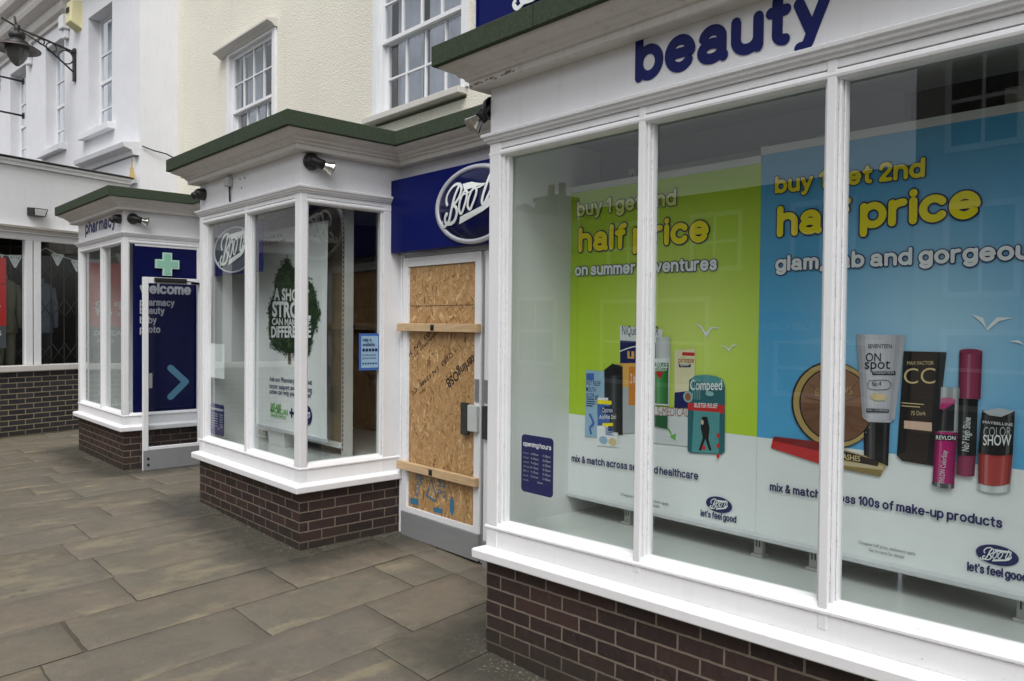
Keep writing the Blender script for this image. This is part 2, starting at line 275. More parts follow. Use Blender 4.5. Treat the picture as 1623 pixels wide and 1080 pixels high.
class MB:
    def __init__(s, T=None, warp=None): s.v, s.f, s.T, s.warp = [], [], T, warp
    def add(s, vs, fs, mi=0, sm=False):
        k = len(s.v); s.v += [tuple(v) for v in vs]
        s.f += [([i + k for i in f], mi, sm) for f in fs]; return s
    def box(s, x0, x1, y0, y1, z0, z1, mi=0):
        v = [(x, y, z) for z in (z0, z1) for y in (y0, y1) for x in (x0, x1)]
        return s.add(v, [(0, 2, 3, 1), (4, 5, 7, 6), (0, 1, 5, 4), (1, 3, 7, 5), (3, 2, 6, 7), (2, 0, 4, 6)], mi)
    def flat(s, pl, pts, d=0, mi=0): return s.add([pl(u, v, d) for u, v in pts], [tuple(range(len(pts)))], mi)
    def prism(s, pl, pts, d0, d1, mi=0, mis=None):
        n = len(pts); v = [pl(a, b, d0) for a, b in pts] + [pl(a, b, d1) for a, b in pts]
        s.add(v, [tuple(range(n, 2 * n))], mi); k = len(s.v) - 2 * n
        s.f += [([k + i, k + (i + 1) % n, k + n + (i + 1) % n, k + n + i], mi if mis is None else mis, False) for i in range(n)]
        s.f += [([k + i for i in range(n)][::-1], mi, False)]; return s
    def text(s, pl, t, u0, v0, u1, h, d=0, mi=0, bold=.0, dv=0.0, th=0.0, rot=0.0, shear=0.0):
        vs, fs = font_mesh(t, bold, .5 if th else 0, shear); ref = font_mesh(t, 0, 0, shear)[0] if bold else vs; x0 = min(v[0] for v in ref); x1 = max(v[0] for v in ref)
        k = (u1 - u0) / (x1 - x0); q = h / asc(); out = []
        for x, y, z in vs:
            a, b = (x - x0) * k, y * q
            if rot: a, b = a * math.cos(rot) - b * math.sin(rot), a * math.sin(rot) + b * math.cos(rot)
            out.append(pl(u0 + a, v0 + b + dv * a, d + (z + .5) * th))
        return s.add(out, fs, mi)
    def stroke(s, pl, pts, w, d=0, mi=0, th=0.0, sub=6, wend=None):
        P = []
        n = len(pts)
        for i in range(n - 1):
            p0, p1, p2, p3 = (Vector(pts[max(0, min(n - 1, j))]) for j in (i - 1, i, i + 1, i + 2))
            for k in range(sub):
                t = k / sub; P.append(.5 * ((2 * p1) + (p2 - p0) * t + (2 * p0 - 5 * p1 + 4 * p2 - p3) * t * t + (3 * p1 - p0 - 3 * p2 + p3) * t ** 3))
        P.append(Vector(pts[-1])); L, Rr = [], []
        for i, p in enumerate(P):
            t = (P[min(i + 1, len(P) - 1)] - P[max(i - 1, 0)]).normalized(); nn = Vector((-t.y, t.x))
            ww = w * (1 if wend is None else 1 + (wend - 1) * i / (len(P) - 1))
            L.append(p + nn * ww / 2); Rr.append(p - nn * ww / 2)
        m = len(P); v = [pl(*q, d + th) for q in L] + [pl(*q, d + th) for q in Rr]
        f = [(i, m + i, m + i + 1, i + 1) for i in range(m - 1)]
        if th:
            v += [pl(*q, d) for q in L] + [pl(*q, d) for q in Rr]
            f += [(2 * m + i, i, i + 1, 2 * m + i + 1) for i in range(m - 1)] + [(m + i, 3 * m + i, 3 * m + i + 1, m + i + 1) for i in range(m - 1)]
        return s.add(v, f, mi)
    def ell(s, pl, cu, cv, ru, rv, d=0, mi=0, n=40, th=0.0, mis=None):
        pts = [(cu + ru * math.cos(2 * math.pi * i / n), cv + rv * math.sin(2 * math.pi * i / n)) for i in range(n)]
        return s.prism(pl, pts, d, d + th, mi, mis) if th else s.flat(pl, pts, d, mi)
    def lathe(s, o, axis, prof, mi=0, n=24, sm=True):
        ax = Vector(axis).normalized(); a = ax.orthogonal().normalized(); b = ax.cross(a); o = Vector(o); v = []
        for r, h in prof:
            for i in range(n):
                t = 2 * math.pi * i / n; v.append(o + ax * h + (a * math.cos(t) + b * math.sin(t)) * r)
        f = [(j * n + i, j * n + (i + 1) % n, (j + 1) * n + (i + 1) % n, (j + 1) * n + i) for j in range(len(prof) - 1) for i in range(n)]
        return s.add(v, f, mi, sm)
    def tube(s, pts, r, mi=0, n=10, sm=True):
        pts = [Vector(p) for p in pts]; v = []; up = None
        for i, p in enumerate(pts):
            t = (pts[min(i + 1, len(pts) - 1)] - pts[max(i - 1, 0)]).normalized()
            if up is None: up = t.orthogonal().normalized()
            up = (up - t * up.dot(t)).normalized(); b = t.cross(up)
            for k in range(n):
                q = 2 * math.pi * k / n; v.append(p + (up * math.cos(q) + b * math.sin(q)) * r)
        f = [(j * n + i, j * n + (i + 1) % n, (j + 1) * n + (i + 1) % n, (j + 1) * n + i) for j in range(len(pts) - 1) for i in range(n)]
        m = len(pts); f += [tuple(range(n))[::-1], tuple((m - 1) * n + i for i in range(n))]
        return s.add(v, f, mi, sm)
    def sweep(s, path, prof, mi=0):                 # mitred moulding; prof = closed polygon of (out, z); out is to the right of travel
        P = [Vector(p) for p in path]; n = len(prof); v = []
        for i, p in enumerate(P):
            d0 = (p - P[i - 1]).normalized() if i else None; d1 = (P[i + 1] - p).normalized() if i < len(P) - 1 else None
            d0 = d0 or d1; d1 = d1 or d0
            n0, n1 = Vector((d0.y, -d0.x)), Vector((d1.y, -d1.x)); mt = (n0 + n1) / (1 + n0.dot(n1))
            for o, z in prof: q = p + mt * o; v.append((q.x, q.y, z))
        f = [(j * n + i, (j + 1) * n + i, (j + 1) * n + (i + 1) % n, j * n + (i + 1) % n) for j in range(len(P) - 1) for i in range(n)]
        f += [tuple(range(n)), tuple((len(P) - 1) * n + i for i in range(n))[::-1]]
        return s.add(v, f, mi)
    def wall(s, x0, x1, z0, z1, holes, y, depth, mi=0, back=True):      # wall facing -Y with rectangular openings and reveals
        xs = sorted({x0, x1, *[h[0] for h in holes], *[h[1] for h in holes]}); zs = sorted({z0, z1, *[h[2] for h in holes], *[h[3] for h in holes]})
        inh = lambda a, b: any(h[0] < a < h[1] and h[2] < b < h[3] for h in holes)
        for i in range(len(xs) - 1):
            for j in range(len(zs) - 1):
                if inh((xs[i] + xs[i + 1]) / 2, (zs[j] + zs[j + 1]) / 2): continue
                a, b, c, d = xs[i], xs[i + 1], zs[j], zs[j + 1]
                s.add([(a, y, c), (b, y, c), (b, y, d), (a, y, d)], [(0, 1, 2, 3)], mi)
        for a, b, c, d in holes:
            e = y + depth
            s.add([(a, y, c), (a, y, d), (a, e, d), (a, e, c)], [(0, 1, 2, 3)], mi); s.add([(b, y, c), (b, e, c), (b, e, d), (b, y, d)], [(0, 1, 2, 3)], mi)
            s.add([(a, y, d), (b, y, d), (b, e, d), (a, e, d)], [(0, 1, 2, 3)], mi); s.add([(a, y, c), (a, e, c), (b, e, c), (b, y, c)], [(0, 1, 2, 3)], mi)
        return s
    def build(s, name, mats, parent=None, bevel=0, label=None):
        if not isinstance(mats, (list, tuple)): mats = [mats]
        me = bpy.data.meshes.new(name); V = [Vector(v) for v in s.v]
        uvs = []
        for f, mi, sm in s.f:
            p = [V[i] for i in f]; nr = Vector((0, 0, 0))
            for i in range(len(p)): nr += (p[i] - p[0]).cross(p[(i + 1) % len(p)] - p[0])
            ax = max(range(3), key=lambda k: abs(nr[k]))
            uvs += [(q.y, q.z) if ax == 0 else (q.x, q.z) if ax == 1 else (q.x, q.y) for q in p]
        if s.warp: V = [Vector(s.warp(v)) for v in V]
        if s.T: V = [s.T @ v for v in V]
        off = Vector((0, 0, 0)); q = parent
        while q: off += q.location; q = q.parent
        me.from_pydata([v - off for v in V], [], [f for f, _, _ in s.f])
        for m in mats: me.materials.append(m)
        for p, (f, mi, sm) in zip(me.polygons, s.f): p.material_index = mi; p.use_smooth = sm
        ul = me.uv_layers.new(name='UVMap')
        for i, u in enumerate(uvs): ul.data[i].uv = u
        me.validate(); me.update()
        o = bpy.data.objects.new(name, me); COL.objects.link(o)
        if parent: o.parent = parent
        if bevel:
            b = o.modifiers.new('soft_edges', 'BEVEL'); b.width = bevel; b.segments = 2; b.limit_method = 'ANGLE'; b.angle_limit = R(40)
        if label: o['label'] = label
        return o
def thing(name, label, cat, loc=(0, 0, 0), group=None):
    o = bpy.data.objects.new(name, None); COL.objects.link(o); o.location = loc; o.empty_display_size = .1
    o['label'] = label; o['category'] = cat
    if group: o['group'] = group
    return o
def tag(o, label, cat, group=None):
    o['label'] = label; o['category'] = cat
    if group: o['group'] = group
    return o
def struct(o): o['kind'] = 'structure'; return o
# script wordmark in an oval: strokes in units of the half width
LOGO = dict(B1=[(-.55, -.02), (-.6, .06), (-.58, .17), (-.47, .28), (-.34, .33), (-.21, .31), (-.15, .23), (-.18, .11), (-.27, .02), (-.40, -.04)],
 stem=[(-.22, .31), (-.33, .12), (-.42, -.1), (-.52, -.28), (-.62, -.33), (-.66, -.25), (-.60, -.16), (-.55, -.18)],
 B2=[(-.37, -.03), (-.28, -.08), (-.26, -.18), (-.34, -.29), (-.47, -.335), (-.6, -.33)], sw=[(-.6, -.30), (-.66, -.355), (-.73, -.365), (-.77, -.31), (-.74, -.27)],
 o1=[(-.10, .12), (-.17, 0), (-.19, -.13), (-.14, -.2), (-.06, -.12), (.01, .03), (.02, .14), (-.04, .18), (-.10, .12)],
 o2=[(.13, .15), (.07, .03), (.05, -.09), (.11, -.15), (.18, -.07), (.25, .06), (.26, .16), (.20, .2), (.13, .15)], c1=[(-.18, .06), (-.10, .11), (.02, .13), (.12, .15)], c2=[(.22, .19), (.32, .2), (.44, .24)],
 t=[(.545, .40), (.47, .17), (.41, -.02), (.43, -.10), (.49, -.06), (.545, .03)], s=[(.545, .03), (.60, .13), (.655, .235), (.615, .235), (.60, .17), (.645, .10), (.665, .03), (.625, -.04), (.57, -.03)])
LTOP = [(-.13, .31), (.68, .345), (.66, .27), (-.06, .19)]; LBOT = [(-.22, -.37), (-.17, -.25), (.41, -.12), (.60, .02), (.66, .05), (.66, -.02), (.56, -.15), (.42, -.21)]
def logo(mb, pl, cu, cv, k, d, mi, th=0.0):
    for nm, pts in LOGO.items():
        w = {'B1': .050, 'stem': .058, 'B2': .058, 't': .05, 's': .042, 'c1': .022, 'c2': .03}.get(nm, .044)
        mb.stroke(pl, [(cu + a * k, cv + b * k) for a, b in pts], w * k, d + (.0003 if nm in ('stem', 'o2', 't') else .0006 if nm in ('c1', 'c2', 's') else 0), mi, th)
    for q in (LTOP, LBOT):
        pts = [(cu + a * k, cv + b * k) for a, b in q]
        mb.prism(pl, pts, d + .0001, d + th + .0001, mi) if th else mb.flat(pl, pts, d + .0009, mi)

# rounded sans lettering drawn from stroke skeletons (x-height 1, ascender 1.42, descender -.42)
def EA(cx, cy, rx, ry, a0, a1):
    n = max(4, int(abs(a1 - a0) / 11)); return [(cx + rx * math.cos(R(a0 + (a1 - a0) * i / n)), cy + ry * math.sin(R(a0 + (a1 - a0) * i / n))) for i in range(n + 1)]
def SM(pts, sub=4):
    P = []; n = len(pts)
    for i in range(n - 1):
        p0, p1, p2, p3 = (Vector(pts[max(0, min(n - 1, j))]) for j in (i - 1, i, i + 1, i + 2))
        for k in range(sub): t = k / sub; P.append(tuple(.5 * ((2 * p1) + (p2 - p0) * t + (2 * p0 - 5 * p1 + 4 * p2 - p3) * t * t + (3 * p1 - p0 - 3 * p2 + p3) * t ** 3)))
    return P + [pts[-1]]
OB = EA(.42, .5, .42, .5, 0, 360)
ARCH = lambda x, w: EA(x + w, .62, w, .38, 180, 0) + [(x + 2 * w, 0)]
GL = {'a': (.80, [EA(.38, .69, .33, .31, 165, 0) + [(.71, .16), (.78, .0)], EA(.35, .27, .35, .27, 0, 360)]), 'b': (.82, [[(0, 1.42), (0, 0)], EA(.41, .5, .41, .5, 0, 360)]), 'c': (.76, [EA(.42, .5, .42, .5, 42, 318)]),
 'd': (.82, [[(.82, 1.42), (.82, 0)], EA(.41, .5, .41, .5, 0, 360)]), 'e': (.84, [[(.04, .52), (.83, .52)], EA(.42, .5, .42, .5, 2, 322)]), 'f': (.46, [EA(.50, 1.10, .28, .32, 85, 180) + [(.22, 0)], [(0, .96), (.46, .96)]]),
 'g': (.82, [EA(.41, .5, .41, .5, 0, 360), [(.82, 1), (.82, 0)] + EA(.42, -.06, .40, .36, 0, -150)]), 'h': (.74, [[(0, 1.42), (0, 0)], ARCH(0, .37)]), 'i': (0, [[(0, 1), (0, 0)], [(0, 1.40), (0, 1.415)]]), 'k': (.66, [[(0, 1.42), (0, 0)], [(.62, 1), (.05, .42)], [(.26, .62), (.66, 0)]]),
 'l': (0, [[(0, 1.42), (0, 0)]]), 'm': (1.16, [[(0, 1), (0, 0)], ARCH(0, .29), ARCH(.58, .29)]), 'n': (.74, [[(0, 1), (0, 0)], ARCH(0, .37)]), 'o': (.84, [OB]), 'p': (.82, [[(0, 1), (0, -.42)], EA(.41, .5, .41, .5, 0, 360)]),
 'r': (.46, [[(0, 1), (0, 0)], EA(.40, .58, .40, .42, 180, 82)]), 's': (.68, [SM([(.64, .78), (.52, .95), (.33, 1.0), (.12, .92), (.06, .74), (.16, .60), (.36, .52), (.56, .43), (.66, .27), (.56, .07), (.34, 0), (.12, .06), (.02, .22)])]),
 't': (.46, [[(.2, 1.32), (.2, .22)] + EA(.42, .22, .22, .22, 180, 275), [(0, .97), (.46, .97)]]), 'u': (.74, [[(0, 1), (0, .38)] + EA(.37, .38, .37, .38, 180, 360), [(.74, 1), (.74, 0)]]), 'v': (.72, [[(0, 1), (.36, 0)], [(.36, 0), (.72, 1)]]), 'w': (1.08, [[(0, 1), (.28, 0)], [(.28, 0), (.54, .96)], [(.54, .96), (.80, 0)], [(.80, 0), (1.08, 1)]]), 'x': (.7, [[(0, 1), (.7, 0)], [(.7, 1), (0, 0)]]),
 'y': (.76, [[(0, 1), (.38, .02)], SM([(.76, 1), (.40, .05), (.28, -.28), (.18, -.4), (.04, -.42)])]), '1': (.34, [[(0, 1.12), (.34, 1.42)], [(.34, 1.42), (.34, 0)]]), '2': (.72, [SM([(.02, 1.04), (.10, 1.30), (.36, 1.42), (.62, 1.30), (.69, 1.03), (.56, .72), (.22, .32), (.02, 0)]), [(.02, 0), (.72, 0)]]), '0': (.76, [EA(.38, .71, .38, .71, 0, 360)]),
 ',': (.06, [[(.06, .03), (0, -.24)]]), "'": (0, [[(0, 1.42), (0, 1.18)]]), '-': (.4, [[(0, .48), (.4, .48)]]), '&': (.9, [SM([(.9, 0), (.5, .5), (.22, .95), (.24, 1.28), (.42, 1.4), (.58, 1.25), (.5, 1.0), (.16, .62), (.02, .32), (.16, .04), (.42, .0), (.66, .2), (.82, .6)])])}
def rtext(mb, pl, t, u0, v0, u1, h, w, d, mi=0, dv=0.0, extra=0.0, th=0.0):
    """u0..u1 outer width, v0 baseline, h outer ascender height, w stroke weight (metres)"""
    x, items = 0, []
    for ch in t:
        if ch == ' ': x += .40; continue
        a, st = GL[ch]; items.append((x, st)); x += a + .40
    tot = x - .40; k = (u1 - u0 - w) / tot; q = (h - w) / 1.42; W2 = w + 2 * extra; n = 0
    for x, st in items:
        for s_ in st:
            P = [Vector((u0 + w / 2 + (x + a) * k, v0 + w / 2 + b * q + dv * (x + a) * k)) for a, b in s_]; n += 1; dd = d + (n % 9) * .00012
            closed = (P[0] - P[-1]).length < 1e-5 and len(P) > 4
            m = len(P); L, Rr = [], []
            for i, p in enumerate(P):
                a_, b_ = (P[i - 1] if i else (P[-2] if closed else p)), (P[i + 1] if i < m - 1 else (P[1] if closed else p))
                tt = (b_ - a_).normalized(); nn = Vector((-tt.y, tt.x)); L.append(p + nn * W2 / 2); Rr.append(p - nn * W2 / 2)
            v = [pl(*p, dd + th) for p in L] + [pl(*p, dd + th) for p in Rr]; f = [(i, m + i, m + i + 1, i + 1) for i in range(m - 1)]
            if not closed:
                for e, sgn in ((0, -1), (m - 1, 1)):
                    o_ = P[0] if e == 0 else P[-1]; tt = ((P[1] - P[0]) if e == 0 else (P[-1] - P[-2])).normalized() * sgn; base = math.atan2(tt.y, tt.x); j = len(v)
                    v += [pl(o_.x + W2 / 2 * math.cos(base + R(-90 + 20 * c)), o_.y + W2 / 2 * math.sin(base + R(-90 + 20 * c)), dd + th) for c in range(10)]; f.append(tuple(range(j, j + 10)))
            if th:
                j = len(v); v += [pl(*p, d) for p in L] + [pl(*p, d) for p in Rr]
                f += [(j + i, i, i + 1, j + i + 1) for i in range(m - 1)] + [(m + i, j + m + i, j + m + i + 1, m + i + 1) for i in range(m - 1)]
            mb.add(v, f, mi)
A={
'ulcer':[(-2.952,1.446),(-2.816,1.445),(-2.813,1.299),(-2.868,1.295),(-2.864,1.075),(-2.955,1.065)],
'ulcer_sq':[(-2.949,1.428),(-2.891,1.43),(-2.89,1.39),(-2.948,1.388)],
'ulcer_t':[(-2.948,1.36),(-2.842,1.363),(-2.947,1.313)],
'opt':[(-2.863,1.296),(-2.711,1.304),(-2.715,1.035),(-2.864,1.028)],
'opt_b':[(-2.863,1.281),(-2.711,1.287),(-2.712,1.159),(-2.861,1.137)],
'opt_y1':[(-2.863,1.283),(-2.711,1.287),(-2.711,1.266),(-2.863,1.26)],
'opt_y2':[(-2.823,1.156),(-2.712,1.169),(-2.712,1.151),(-2.823,1.139)],
'opt_t':[(-2.829,1.216),(-2.75,1.223)],
'opt_t2':[(-2.847,1.178),(-2.727,1.189)],
'bottle':[(-2.818,1.453),(-2.759,1.491),(-2.686,1.477),(-2.68,1.106),(-2.712,1.103),(-2.711,1.304),(-2.816,1.301)],
'orange':[(-2.687,1.483),(-2.741,1.492),(-2.615,1.5),(-2.556,1.497),(-2.558,1.134),(-2.691,1.112)],
'orange_g':[(-2.683,1.365),(-2.558,1.374),(-2.558,1.134),(-2.691,1.112)],
'orange_o':[(-2.642,1.479),(-2.564,1.483),(-2.565,1.277),(-2.643,1.271)],
'niq':[(-2.71,1.7),(-2.426,1.681),(-2.427,1.499),(-2.705,1.496)],
'niq_b':[(-2.707,1.62),(-2.427,1.613),(-2.427,1.499),(-2.705,1.496)],
'niq_t':[(-2.694,1.65),(-2.45,1.649),(-2.694,1.683)],
'niq_1':[(-2.655,1.563),(-2.609,1.563),(-2.608,1.523),(-2.654,1.524)],
'jcap':[(-2.466,1.641),(-2.377,1.645),(-2.371,1.533),(-2.464,1.531)],
'jun':[(-2.497,1.53),(-2.371,1.535),(-2.375,1.29),(-2.498,1.288)],
'jun_g':[(-2.495,1.509),(-2.381,1.51),(-2.381,1.299),(-2.491,1.297)],
'jun_t':[(-2.48,1.481),(-2.386,1.486),(-2.48,1.503)],
'jun_t2':[(-2.473,1.465),(-2.39,1.47)],
'jun_r':[(-2.463,1.461),(-2.41,1.463),(-2.434,1.425)],
'pir':[(-2.348,1.577),(-2.225,1.589),(-2.226,1.421),(-2.261,1.289),(-2.345,1.282)],
'pir_n':[(-2.344,1.361),(-2.263,1.374),(-2.261,1.289),(-2.345,1.282)],
'pir_r':[(-2.301,1.569),(-2.227,1.569),(-2.226,1.552),(-2.301,1.552)],
'pir_t':[(-2.323,1.514),(-2.231,1.518),(-2.324,1.53)],
'pir_k':[(-2.319,1.507),(-2.248,1.51),(-2.248,1.495),(-2.319,1.491)],
'comp':[(-2.256,1.432),(-2.219,1.455),(-2.159,1.462),(-2.101,1.457),(-2.065,1.444),(-2.052,1.407),(-2.048,1.095),(-2.066,1.079),(-2.242,1.064),(-2.261,1.075),(-2.263,1.309)],
'comp_r':[(-2.263,1.315),(-2.053,1.32),(-2.054,1.279),(-2.263,1.279)],
'comp_w':[(-2.227,1.279),(-2.078,1.283),(-2.08,1.082),(-2.235,1.07)],
'comp_t':[(-2.249,1.381),(-2.068,1.393),(-2.25,1.423)],
'comp_t2':[(-2.223,1.296),(-2.091,1.303)],
'comp_f':[(-2.178,1.252),(-2.148,1.255),(-2.133,1.199),(-2.139,1.147),(-2.12,1.093),(-2.134,1.09),(-2.157,1.145),(-2.179,1.085),(-2.194,1.083),(-2.172,1.15),(-2.184,1.2)],
'med':[(-2.497,1.277),(-2.26,1.283),(-2.26,1.095),(-2.498,1.086)],
'med_t':[(-2.586,1.222),(-2.259,1.244),(-2.586,1.255)],
'med_a':[(-2.48,1.218),(-2.418,1.202),(-2.369,1.167),(-2.357,1.142),(-2.333,1.152),(-2.335,1.113),(-2.372,1.131),(-2.362,1.138),(-2.385,1.166),(-2.434,1.197)],
'g1':[(-2.234,1.716),(-2.193,1.704),(-2.166,1.67),(-2.134,1.698),(-2.078,1.694),(-2.134,1.689),(-2.164,1.644),(-2.193,1.692)],
'g2':[(-2.089,1.608),(-2.054,1.606),(-2.036,1.593),(-2.015,1.613),(-1.984,1.617),(-2.018,1.604),(-2.033,1.579),(-2.053,1.6)],
'disc_c':[(-1.523,1.366)],
'disc_r':[(-1.527,1.547),(-1.52,1.182)],
'disc_t':[(-1.599,1.399),(-1.437,1.418)],
'mas_r':[(-1.795,1.198),(-1.571,1.199),(-1.489,1.18),(-1.488,1.095),(-1.569,1.101),(-1.807,1.143)],
'mas_g':[(-1.489,1.182),(-1.305,1.152),(-1.294,1.126),(-1.315,1.085),(-1.488,1.095)],
'mas_k':[(-1.489,1.176),(-1.319,1.149),(-1.326,1.126),(-1.488,1.135)],
'mas_t':[(-1.558,1.141),(-1.398,1.136)],
'tube':[(-1.423,1.674),(-1.226,1.672),(-1.26,1.331),(-1.28,1.313),(-1.365,1.307),(-1.391,1.325)],
'cap':[(-1.387,1.307),(-1.279,1.313),(-1.283,1.133),(-1.305,1.152),(-1.383,1.164)],
't_sev':[(-1.373,1.616),(-1.276,1.618)],
't_on':[(-1.381,1.561),(-1.319,1.563)],
't_spot':[(-1.384,1.529),(-1.281,1.534)],
't_f':[(-1.353,1.521),(-1.26,1.526),(-1.26,1.509),(-1.353,1.505)],
't_4':[(-1.365,1.481),(-1.287,1.485),(-1.286,1.451),(-1.364,1.447)],
't_sw':[(-1.356,1.415),(-1.293,1.42)],
't_fc':[(-1.374,1.364),(-1.283,1.368),(-1.283,1.354),(-1.373,1.349)],
'cc':[(-1.231,1.608),(-1.072,1.609),(-1.11,1.158),(-1.229,1.162),(-1.25,1.181)],
'cc_t':[(-1.229,1.476),(-1.11,1.484),(-1.23,1.537)],
'cc_m':[(-1.217,1.553),(-1.118,1.558)],
'cc_s':[(-1.224,1.327),(-1.12,1.329),(-1.119,1.294),(-1.224,1.295)],
'cc_7':[(-1.199,1.351),(-1.143,1.356)],
'l1c':[(-1.097,1.472),(-1.022,1.472),(-1.026,1.299),(-1.102,1.297)],
'l1b':[(-1.093,1.395),(-1.08,1.417),(-1.04,1.43),(-1.038,1.413),(-1.08,1.382)],
'l1k':[(-1.092,1.385),(-1.038,1.41),(-1.039,1.304),(-1.099,1.301)],
'l1m':[(-1.105,1.297),(-1.026,1.3),(-1.033,1.083),(-1.112,1.084)],
'l1r':[(-1.103,1.287),(-1.028,1.29),(-1.029,1.268),(-1.105,1.264)],
'l1t':[(-1.1,1.266),(-1.031,1.271)],
'l2t':[(-1.027,1.614),(-0.989,1.62),(-0.947,1.615),(-0.95,1.434),(-1.028,1.433)],
'l2k':[(-1.025,1.433),(-0.958,1.433),(-0.96,1.218),(-1.026,1.21)],
'l2b':[(-1.026,1.21),(-0.96,1.218),(-0.964,1.141),(-1.028,1.139)],
'nail_c':[(-0.943,1.394),(-0.89,1.407),(-0.835,1.401),(-0.839,1.241),(-0.954,1.233)],
'nail_top':[(-0.941,1.391),(-0.89,1.407),(-0.836,1.4),(-0.878,1.375),(-0.919,1.377)],
'nail_b':[(-0.954,1.233),(-0.839,1.241),(-0.845,1.104),(-0.85,1.097),(-0.957,1.095)],
'nail_t1':[(-0.939,1.345),(-0.841,1.344)],
'nail_t2':[(-0.936,1.295),(-0.846,1.305),(-0.937,1.325)],
'nail_t3':[(-0.936,1.263),(-0.845,1.272),(-0.936,1.292)],
'g3':[(-0.988,1.756),(-0.949,1.743),(-0.937,1.703),(-0.903,1.745),(-0.852,1.743),(-0.897,1.73),(-0.934,1.696),(-0.955,1.726)],
'g4':[(-0.861,1.656),(-0.833,1.661),(-0.811,1.643),(-0.833,1.651)],
'n7':[(-1.015,1.232),(-0.978,1.237)],
'tree':[(-6.214,2.248),(-6.035,2.134),(-5.753,2.015),(-5.643,1.762),(-5.749,1.588),(-5.83,1.439),(-6.207,1.425),(-6.521,1.487),(-6.571,1.632),(-6.588,1.837),(-6.46,1.951),(-6.461,2.067),(-6.367,2.178)],
'trunk':[(-6.193,1.552),(-6.154,1.553),(-6.14,1.344),(-6.2,1.341)],
'bt1':[(-6.444,1.901),(-5.82,1.87),(-6.444,1.991)],
'bt2':[(-6.474,1.756),(-5.791,1.735),(-6.475,1.865)],
'bt3':[(-6.483,1.68),(-5.791,1.668),(-6.484,1.728)],
'bt4':[(-6.496,1.568),(-5.782,1.581),(-6.496,1.655)],
'bx1':[(-6.547,1.174),(-5.775,1.193),(-6.548,1.216)],
'bx2':[(-6.554,1.115),(-5.774,1.129)],
'bx3':[(-6.547,1.065),(-5.786,1.082)],
'bm1':[(-6.527,0.942),(-6.327,0.959)],
'bm2':[(-6.527,0.9),(-6.187,0.922)],
'bm3':[(-6.526,0.862),(-6.228,0.883)],
'bplus':[(-6.125,0.928)],
'bo':[(-5.855,0.932)],
'bxtop':[(-6.692,2.392),(-6.26,2.363)],
'beauty_sign':[(-4.959,4.75,4.524)],
}
# ------------------------------------------------------------------ ground, street, pavement
def gz(x):
    k = [(-60, 0), (-9.5, -.018), (-7.3, .03), (-5.3, .0), (-3.15, -.066), (-.5, -.10), (30, -.10)]
    for (a, za), (b, zb) in zip(k, k[1:]):
        if x <= b: return za + (zb - za) * max(0, (x - a)) / (b - a)
    return -.10
XR = [-16.2, -15.7, -15.15, -14.7, -14.2, -13.75, -13.3, -12.85, -12.4, -12.0, -11.58, -11.22, -10.77, -10.27, -9.73, -9.15, -8.7, -8.2, -7.68, -7.15, -6.62, -6.12, -5.58, -5.06, -4.56, -4.05, -3.53, -3.04, -2.55, -2.02, -1.5, -.95, -.4, .1, .6]
BRK = {-11.58: [1.87], -11.22: [2.1], -10.27: [2.16], -9.73: [2.02], -9.15: [1.71, 2.7], -8.7: [2.01, 2.8], -8.2: [2.62], -7.68: [1.98, 2.49], -7.15: [1.66], -6.62: [1.45], -6.12: [2.9], -5.58: [1.52], -5.06: [1.09, 2.38], -4.56: [1.93], -4.05: [1.18, 2.57], -3.53: [2.29]}
rg = random.Random(5); mb = MB(); tints = []
for i in range(len(XR) - 1):
    ys = sorted(BRK.get(XR[i], [1.4 + rg.random()]))
    while ys[0] > -2.6: ys.insert(0, ys[0] - rg.uniform(.9, 1.9))
    while ys[-1] < 2.3: ys.append(ys[-1] + rg.uniform(.9, 1.6))
    ys = [y for y in ys if y < 3.2] + [3.36, 4.3]
    for a, b in zip(ys, ys[1:]):
        g, e = .0035, .011; t = rg.random(); dz = rg.uniform(-.0015, .0015); tl = rg.uniform(-.002, .002)
        def P(x, y, z): xs = x - .12 * (y - 2) if y < 3.36 else x - .163; return (xs, y, gz(xs) + z)
        x0, x1, y0, y1 = XR[i] + g, XR[i + 1] - g, a + g + (.016 if abs(a - 1.09) < .01 else rg.uniform(0, .003)), b - g
        nx, ny = 5, max(3, int((b - a) / .12))
        us = [x0, x0 + e] + [x0 + e + (x1 - x0 - 2 * e) * k / nx for k in range(1, nx)] + [x1 - e, x1]
        vs = [y0, y0 + e] + [y0 + e + (y1 - y0 - 2 * e) * k / ny for k in range(1, ny)] + [y1 - e, y1]
        V, F = [], []
        for jv, y in enumerate(vs):
            for iu, x in enumerate(us):
                edge = iu in (0, len(us) - 1) or jv in (0, len(vs) - 1)
                wob = rg.uniform(-.0035, .0035) if edge else 0
                V.append(P(x + wob, y + wob, dz + tl * (x - x0) * 2 - (.0065 if edge else 0)))
        m = len(us)
        F = [(jv * m + iu, jv * m + iu + 1, (jv + 1) * m + iu + 1, (jv + 1) * m + iu) for jv in range(len(vs) - 1) for iu in range(m - 1)]
        mb.add(V, F, 0, True); tints += [t] * len(F)
pv = struct(mb.build('pavement', MST))
da = pv.data.attributes.new('damp', 'FLOAT', 'POINT'); dv_ = []
for v in pv.data.vertices:
    q = 9
    for a, b in ((-11.43, -9.5), (-7.225, -5.279), (-3.155, 1.25)): q = min(q, math.hypot(max(a - v.co.x, 0, v.co.x - b), max(2.74 - v.co.y, 0)))
    dv_.append(max(0, 1 - q / .75))
da.data.foreach_set('value', dv_)
at = pv.data.attributes.new('tint', 'FLOAT', 'FACE'); at.data.foreach_set('value', tints)
mb = MB(); xs = [-60, -30, -20, -12, -9.5, -7.3, -5.3, -3.15, -.5, 12]
